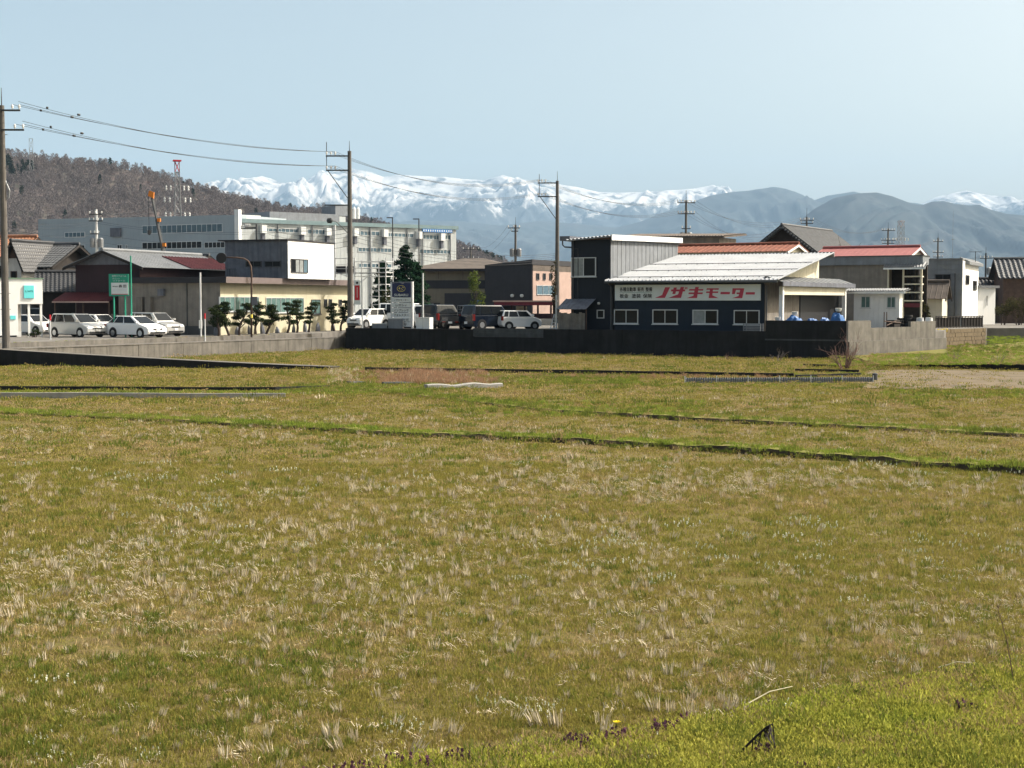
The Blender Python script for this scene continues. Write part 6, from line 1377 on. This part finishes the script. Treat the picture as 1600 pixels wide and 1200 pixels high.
# brown field and verge on the right
bp = [gp(x, y, .012) for x, y in ((1352, 606), (1330, 596), (1362, 579), (1450, 577), (1600, 581), (1720, 584), (1720, 607), (1600, 608), (1450, 608))]
struct(MB().poly([tuple(p) for p in bp]).build('brown_field', 'soil_brown', recalc=False))
k0, k1 = gp(1355, 571), gp(1720, 580); vg = [(k0.x, k0.y + .1, .26), (k1.x, k1.y + .1, .27), (75, 104, .5), (60, 116, 1.25), (40.5, 113.5, 1.2), (38, 111, .5), (WE.x + .1, WE.y + .1, .3), (WC.x + .25, WC.y - .1, .2), (WC.x + .1, k0.y + 2, .05)]
o = MB(); o.v = vg + [(44, 96, .34), (44, 106, .45)]; o.f = [(0, 1, 9), (1, 2, 9), (2, 10, 9), (2, 3, 10), (3, 4, 10), (4, 5, 10), (5, 6, 10), (6, 9, 10), (6, 7, 9), (7, 8, 0), (7, 0, 9)]
struct(o.build('grass_verge', 'grass_bank', recalc=False))

# the near bank at the lower right
BK0, BK1 = gp(640, 1200), gp(1600, 1040); bd = (BK1 - BK0).normalized(); bn_ = Vector((bd.y, -bd.x, 0))
def bank_z(x, y):
    s = (Vector((x, y, 0)) - BK0).dot(bn_) + .25 * snoise(x, y, .6, 6) + .1 * snoise(x, y, 2.0, 7)
    if s <= 0: return -.06
    return min(1.95, .09 * min(1, s * 4) + .055 * s + .05 * snoise(x, y, .9, 8) + .02 * snoise(x, y, 3.5, 9)) - .05
def bank():
    m = MB(); n, k = 110, 60; vs_ = []
    for j in range(k + 1):
        for i in range(n + 1):
            p = BK0 + bd * (-7 + 24 * i / n) + bn_ * (-.6 + 13 * (j / k) ** 1.3); vs_.append((p.x, p.y, bank_z(p.x, p.y)))
    for j in range(k):
        for i in range(n): m.f.append((j * (n + 1) + i, j * (n + 1) + i + 1, (j + 1) * (n + 1) + i + 1, (j + 1) * (n + 1) + i))
    m.v = vs_; struct(m.build('near_bank', 'grass_bank', recalc=False, smooth=True))
bank()
def bank_hit(px, py):
    d = ray(px, py); t = 5.0
    for i in range(900):
        p = EYE + d * t
        if p.z <= max(0, bank_z(p.x, p.y)): return p
        t += .02
    return p

# --- plant pieces
def straw_mat(name, n, spread, mat, seed, L=(.12, .3), w=.006, hz_=.06):
    rg = np.random.default_rng(seed); m = MB()
    for i in range(n):
        p = Vector((rg.normal(0, spread), rg.normal(0, spread), rg.uniform(.01, hz_))); a = rg.uniform(0, 6.283); d = Vector((math.cos(a), math.sin(a), rg.normal(0, .18))) * rg.uniform(*L); s = d.cross(Vector((0, 0, 1))).normalized() * w * .5 + Vector((0, 0, w * .4))
        m.add([p - s, p + s, p + d * .5 + s + Vector((0, 0, .02)), p + d * .5 - s + Vector((0, 0, .02)), p + d], [(0, 1, 2, 3), (3, 2, 4)])
    return m.build(name, mat, recalc=False)
def flowers(name, n, spread, h, mat, stem, seed, s=.012):
    rg = np.random.default_rng(seed); m = MB()
    for i in range(n):
        x, y, z = rg.normal(0, spread), rg.normal(0, spread), rg.uniform(h * .5, h)
        for k in range(4):
            d = Vector(rg.normal(0, 1, 3)).normalized() * s; e = d.cross(Vector(rg.normal(0, 1, 3))).normalized() * s; p = Vector((x, y, z - k * s * .9)); m.add([p - d, p - e, p + d, p + e], [(0, 1, 2, 3)])
    return m.build(name, mat, recalc=False)
NEAR = protos('field_plants', [
    blades('a0', 52, .16, .015, .05, .007, .8, 'grass_field', seed=1), blades('a1', 52, .18, .015, .06, .0065, .9, 'grass_field', seed=2), blades('a2', 46, .16, .012, .045, .008, .8, 'grass_field', seed=3),
    blades('b0', 40, .15, .015, .06, .006, 1.1, 'grass_dry', seed=4), blades('b1', 34, .13, .015, .05, .006, 1.2, 'grass_dry', seed=5),
    blades('c0', 46, .10, .03, .09, .007, .6, 'grass_green', seed=6, clump=True), blades('c1', 40, .08, .03, .10, .007, .7, 'grass_green', seed=7, clump=True),
    blades('d0', 30, .05, .06, .15, .008, .32, 'stubble', droop=.1, seed=8, clump=True), blades('d1', 20, .05, .06, .13, .007, .4, 'stubble', droop=.1, seed=9, clump=True), straw_mat('d2', 30, .10, 'stubble', 10, (.03, .085), .004, .05),
    flowers('e0', 16, .10, .09, 'weed_white', None, 11, .008)])
FAR = protos('far_plants', [
    blades('a0', 70, .55, .02, .06, .028, .8, 'grass_field', seed=21), blades('a1', 70, .6, .02, .07, .026, .9, 'grass_field', seed=22), blades('b0', 60, .55, .02, .07, .024, 1.0, 'grass_dry', seed=23),
    blades('c0', 60, .42, .06, .17, .026, .6, 'grass_green', seed=24), blades('d0', 26, .3, .08, .18, .02, .5, 'stubble', seed=25)])
LUSH = protos('bank_plants', [
    blades('a0', 46, .13, .04, .12, .009, .8, 'grass_lush', seed=31), blades('a1', 50, .15, .03, .09, .011, .9, 'grass_lush', seed=32), blades('b0', 46, .12, .06, .17, .008, .7, 'grass_green', seed=33, clump=True),
    straw_mat('c0', 70, .10, 'grass_lush', 34, (.012, .03), .011, .06), straw_mat('c1', 60, .09, 'grass_green', 35, (.012, .03), .010, .055), blades('d0', 26, .12, .04, .12, .006, .9, 'grass_dry', seed=36),
    flowers('e0', 12, .05, .12, 'henbit', None, 37, .016), flowers('f0', 6, .10, .08, 'weed_white', None, 38, .008), flowers('g0', 1, .02, .08, 'yellow_flower', None, 39, .02)])
WEED = protos('ridge_plants', [
    blades('a0', 60, .22, .05, .16, .016, .8, 'grass_ridge', seed=41), blades('a1', 60, .25, .04, .13, .018, .9, 'grass_ridge', seed=42), blades('b0', 60, .18, .08, .26, .014, .7, 'grass_green', seed=43, clump=True),
    blades('c0', 44, .2, .06, .2, .013, .8, 'grass_dry', seed=44), blades('d0', 40, .2, .22, .5, .012, .35, 'reed', seed=45), blades('d1', 40, .22, .18, .42, .012, .5, 'reed', seed=46), blades('e0', 24, .12, .15, .38, .010, .4, 'stubble', seed=47)])
def emit(name, label, cat, coll, P, S, I, tilt=.12):
    n = len(P); rot = np.zeros((n, 3)); rot[:, 0] = RNG.normal(0, tilt, n); rot[:, 1] = RNG.normal(0, tilt, n); rot[:, 2] = RNG.uniform(0, 6.283, n)
    return scatter(name, label, cat, P, rot, S, I, coll)
def in_ramp(x, y): return 76 < y < 88 and x < rp1.x + .3 and (rp0.y + (rp1.y - rp0.y) * (x - rp0.x) / (rp1.x - rp0.x)) - .25 < y < (rp0.y + (rp1.y - rp0.y) * (x - rp0.x) / (rp1.x - rp0.x)) + 1.6
def beyond_wall(x, y):
    if (Vector((x, y, 0)) - Q0).dot(QN) > -.15 : return True
    q = Vector((x, y, 0)) - FN.O
    return q.dot(FN.v) > -.12 if x < WC.x else (x - WC.x) * (k0.y - WC.y) * 0 + y > k0.y - .1
def in_brown(x, y): return x > gp(1345, 590).x and gp(1450, 608).y < y < gp(1450, 577).y and x > 17.5
def field():
    bands = [(9.3, 15, 120, 1.0, 0), (15, 22, 62, 1.1, 0), (22, 33, 32, 1.35, 0), (33, 50, 9, .75, 1), (50, 72, 5, 1.0, 1), (72, 112, 3.0, 1.15, 1)]
    for si, coll in ((0, NEAR), (1, FAR)):
        P, S, I = [], [], []
        for (y0, y1, den, sc, kind) in bands:
            if kind != si: continue
            A = (.385 * (y0 + y1) / 2 + 1.2) * 2 * (y1 - y0); n = int(A * den)
            ys = np.sqrt(RNG.uniform(y0 * y0, y1 * y1, n)); xs = RNG.uniform(-1, 1, n) * (.385 * ys + 1.2)
            for x, y in zip(xs, ys):
                if y > 60 and (in_ramp(x, y) or beyond_wall(x, y) or (in_brown(x, y) and RNG.uniform() < .75)): continue
                if y < 19 and bank_z(x, y) > .0: continue
                a = snoise(x, y, .13, 1) + .5 * snoise(x, y, .5, 2); b = snoise(x * .6, y, .22, 5) + .6 * snoise(x, y, .9, 6); u = RNG.uniform()
                if kind == 0:
                    near_green = .18 if (x < -1.5 and y < 17) else 0
                    if u < .10 + .25 * max(0, a - .1) + near_green: k = 5 + int(RNG.integers(0, 2)); s = sc * RNG.uniform(.6, 1.1)
                    elif u > .93 - .32 * max(0, b): k = 3 + int(RNG.integers(0, 2)); s = sc * RNG.uniform(.8, 1.3)
                    elif u > .915 - .08 * max(0, b) : k = 10; s = sc * RNG.uniform(.8, 1.3)
                    else: k = int(RNG.integers(0, 3)); s = sc * RNG.uniform(.75, 1.25)
                else:
                    if u < .07 + .3 * max(0, a - .15): k = 3
                    elif u > .78 - .3 * max(0, b): k = 2
                    elif u > .74 - .1 * max(0, b) and y < 60: k = 4
                    else: k = int(RNG.integers(0, 2))
                    s = sc * RNG.uniform(.75, 1.2)
                P.append((x, y, -.03)); S.append(s); I.append(k)
        emit(('near_grass', 'far_grass')[si], ('short mixed green and brown grass covering the near paddy', 'short olive-brown grass covering the farther paddies')[si], 'grass', coll, P, S, I)
field()
def stubble():
    P, S, I = [], [], []; d = Vector((.855, -.518, 0)); n = Vector((.518, .855, 0))
    for r in range(-60, 190):
        for c in range(-160, 160):
            p = d * (c * .21 + RNG.normal(0, .03)) + n * (r * .30 + RNG.normal(0, .025)); x, y = p.x, p.y
            if not (9.3 < y < 46) or abs(x) > .385 * y + 1.2: continue
            if bank_z(x, y) > -.02 and y < 19: continue
            b = snoise(x * .55, y, .2, 5) + .6 * snoise(x, y, .8, 6) + (.25 if y < 14.5 and x > -2.5 else 0); zone = math.exp(-(((y - 20) / 6) ** 2)) * .5 * (1 if x < 2.5 else .4) - .12; dd = min(.85, max(.05, .24 + zone + .75 * b))
            if y > 30: dd *= .6
            if RNG.uniform() > dd: continue
            u = RNG.uniform(); P.append((x, y, -.02)); I.append(9 if u < .22 + .16 * (b > .3) else (7 if u < .75 else 8)); S.append(RNG.uniform(.4, .85) * (1.3 if y > 22 else 1) * (1.35 if y < 13 and x > -1.5 else 1) * (1 + .55 * max(0, zone)) * (1.25 if b > .35 else 1))
    emit('rice_stubble', 'pale cut rice stubble and straw standing in faint rows', 'stubble', NEAR, P, S, I, .22)
stubble()
def ridge_plants():
    P, S, I = [], [], []
    for C, dens, w, wt in ((R1, 7, .75, (.42, .34, .14, .10)), (R2, 6, .9, (.3, .25, .3, .15))):
        for (p, nn, h, e) in C:
            for k in range(dens):
                f = RNG.uniform(.05, 1.6); hh = h * (1.1 if f < .6 else max(0, 1.1 - (f - .6))); q = p + nn * (e + w * f)
                if abs(q.x) > .385 * q.y + 1.2: continue
                m = snoise(q.x, q.y, .35, 4); P.append((q.x, q.y, hh - .03)); S.append(RNG.uniform(.5, 1.0) * (1 + .35 * m)); I.append(int(RNG.choice(4, p=wt)))
            if RNG.uniform() < .75: q = p + nn * (e - RNG.uniform(0, .12)); P.append((q.x, q.y, 0)); S.append(RNG.uniform(.3, .75)); I.append(2 if RNG.uniform() < .6 else 3)
    def patch(x0, x1, y0, y1, n, kinds, s0, s1, z=0.0):
        for i in range(n):
            q = gp(random.uniform(x0, x1), random.uniform(y0, y1), z)
            P.append((q.x, q.y, z - .02)); S.append(random.uniform(s0, s1)); I.append(random.choice(kinds))
    for i in range(1500):
        x, y = random.gauss(668, 72), random.uniform(581, 600); q = gp(x, y, 0)
        if not 535 < x < 830 or snoise(q.x, q.y, .55, 21) + .5 * snoise(q.x, q.y, 1.9, 22) < -.28 + abs(x - 668) / 330: continue
        P.append((q.x, q.y, -.02)); S.append(random.uniform(.4, 1.0) * (1.05 - abs(x - 668) / 320)); I.append(random.choice([4, 4, 5, 5, 3, 6]))
    patch(800, 1230, 587, 592, 330, [5, 5, 3, 4], .3, .6); patch(510, 560, 575, 600, 160, [6, 3, 6, 0], .5, .9)
    patch(440, 680, 600, 616, 420, [0, 1, 2], .5, .95); patch(0, 450, 611, 615, 420, [0, 1, 0], .4, .75); patch(780, 1000, 588, 600, 420, [0, 1, 2], .5, 1.0); patch(1000, 1370, 599, 604, 200, [0, 1, 2, 3], .4, .7)
    patch(1380, 1620, 608, 622, 300, [0, 1, 2], .4, .8); patch(700, 1100, 626, 650, 260, [2, 0, 1], .5, 1.0); patch(80, 320, 644, 652, 120, [6, 3], .2, .4); patch(560, 840, 672, 682, 140, [6], .2, .4)
    patch(1240, 1380, 566, 592, 420, [0, 1, 3], .4, .8); patch(1300, 1480, 556, 570, 500, [0, 1, 3, 3], .4, .8, .22); patch(1360, 1640, 552, 569, 1100, [0, 1, 1, 3, 3, 0], .5, 1.0, .3); patch(1480, 1640, 538, 552, 500, [0, 1, 3, 2], .5, 1.0, .38); patch(1540, 1640, 515, 536, 300, [0, 1], .5, 1.0, .9)
    patch(320, 540, 551, 556, 200, [0, 1, 3], .4, .7); patch(545, 1300, 552, 561, 500, [3, 0, 1, 3, 6], .35, .8)
    P2 = [(p, s, i) for p, s, i in zip(P, S, I) if not (p[1] > 60 and p[2] < .15 and (beyond_wall(p[0], p[1]) or in_ramp(p[0], p[1])) and p[0] < WC.x)]
    emit('edge_weeds', 'lush green weeds, dry grass and brown reeds along ridges and channels', 'weeds', WEED, [p[0] for p in P2], [p[1] for p in P2], [p[2] for p in P2])
    Y_ = []
    for i in range(260): s = random.uniform(-2, 27); n = random.choice([random.uniform(2.95, 3.5), random.uniform(.25, .5)]); q = Q0 + QD * s + QN * n; Y_.append((q.x, q.y, (YZ if n > 2 else .84)))
    emit('roadside_grass', 'thin green and dry grass along the road edge and parked cars', 'grass', WEED, Y_, [random.uniform(.3, .6) for _ in Y_], [random.choice([0, 1, 3, 3]) for _ in Y_])
ridge_plants()
def bank_plants():
    P, S, I = [], [], []
    for k in range(21000):
        q = BK0 + bd * RNG.uniform(-2.5, 11) + bn_ * (RNG.uniform(-.1, 1) ** 1.0 * 6.0 if True else 0); x, y = q.x, q.y
        if y < 6.5 or abs(x) > .40 * y + 1: continue
        s = (Vector((x, y, 0)) - BK0).dot(bn_); z = bank_z(x, y)
        if z < -.03: continue
        m = snoise(x, y, .55, 3) + .5 * snoise(x, y, 1.8, 4); u = RNG.uniform()
        if u < .34: i = 3
        elif u < .5: i = 4 if m < .1 else 3
        elif u < .72: i = 0
        elif u < .83: i = 1
        elif u < .89 + .1 * max(0, m): i = 2
        elif u < .972: i = 5
        elif u < .985: i = 7
        else: i = 6 if RNG.uniform() < .12 else 0
        if s < .7 and RNG.uniform() < .55 - s * .5: i = 5
        if s < .45 and snoise(x, y, .7, 12) > -.1 and RNG.uniform() < .16 and x < 1.6: i = 6
        if snoise(x, y, .8, 14) > .1 and RNG.uniform() < .45: i = 5
        P.append((x, y, z - .01)); S.append(RNG.uniform(.6, 1.15)); I.append(i)
    emit('bank_grass', 'bright green clover, grass and purple henbit on the near bank', 'grass', LUSH, P, S, I)
    for px, py, lab in ((962, 1155, 'single yellow dandelion on the near edge of the bank'),):
        p = bank_hit(px, py); t = thing('dandelion', lab, 'flower', p); MB().tube([(0, 0, 0), (.01, 0, .14)], .004, n=5).build('stem', 'leaf_yellow', t)
        m = MB()
        for i in range(26): a = i * 2.4; r = .006 + .028 * (i / 26) ** .5; m.add([(.01, 0, .14), (.01 + r * math.cos(a - .2), r * math.sin(a - .2), .148), (.01 + r * 1.15 * math.cos(a), r * 1.15 * math.sin(a), .15), (.01 + r * math.cos(a + .2), r * math.sin(a + .2), .148)], [(0, 1, 2, 3)])
        m.build('petals', 'yellow_flower', t, recalc=False)
bank_plants()
# --- single stalks in the foreground
def foreground():
    rg = np.random.default_rng(5)
    p, q = bank_hit(1147, 1188), bank_hit(1195, 1178); Y = p.y; t = thing('dead_stalk', 'bent blackened dead plant stalk on the near bank', 'plant', p)
    def w(px, py): v = at(px, py, Y) - p; return v
    pts = [w(1147, 1190), w(1160, 1172), w(1180, 1152), w(1198, 1136), w(1207, 1131), w(1209, 1145), w(1210, 1168)]
    MB().tube(pts, .011, .005, 6).build('stem', 'dead_black', t); m = MB()
    for i in range(24):
        f = rg.uniform(.3, .64) * (len(pts) - 1); a = pts[int(f)].lerp(pts[int(f) + 1], f % 1); d = Vector((rg.normal(.01, .03), rg.normal(0, .04), -rg.uniform(.03, .10))); s = Vector((.004, .003, 0)); m.add([a - s, a + s, a + d + s * 1.6, a + d - s * 1.6, a + d * 1.3], [(0, 1, 2, 3), (3, 2, 4)])
    m.build('withered_leaves', 'dead_black', t, recalc=False)
    p = bank_hit(1584, 1072); t = thing('tall_dry_weed', 'tall thin brown dry stem at the edge of the bank', 'plant', p); Y = p.y; w2 = lambda px, py: at(px, py, Y) - p
    st = [w2(1585, 1074), w2(1580, 1040), w2(1574, 1005), w2(1566, 975), w2(1560, 955), w2(1559, 945)]; MB().tube(st, .006, .002, 5).build('stem', 'twig_red', t); m = MB()
    for i in range(16):
        f = rg.uniform(.5, .98) * 5; a = st[int(f)].lerp(st[min(5, int(f) + 1)], f % 1); d = Vector((rg.normal(0, .03), rg.normal(0, .03), rg.uniform(.02, .06))); m.tube([a, a + d], .002, .0012, 4)
    m.build('twigs', 'twig_red', t)
    for (x0, y0, x1, y1, lab) in ((1165, 1110, 1238, 1086, 'pale dry stick lying on the grass edge of the bank'), (1466, 1051, 1525, 1049, 'pale curved dry reed lying at the bank edge')):
        a, b = bank_hit(x0, y0), bank_hit(x1, y1); o = MB().tube([Vector((0, 0, .05)), (b - a) * .5 + Vector((0, 0, .10)), (b - a) + Vector((0, 0, .08))], .007, .004, 6).build('dry_stick', 'straw_stick', loc=a); tag(o, lab, 'stick')
foreground()
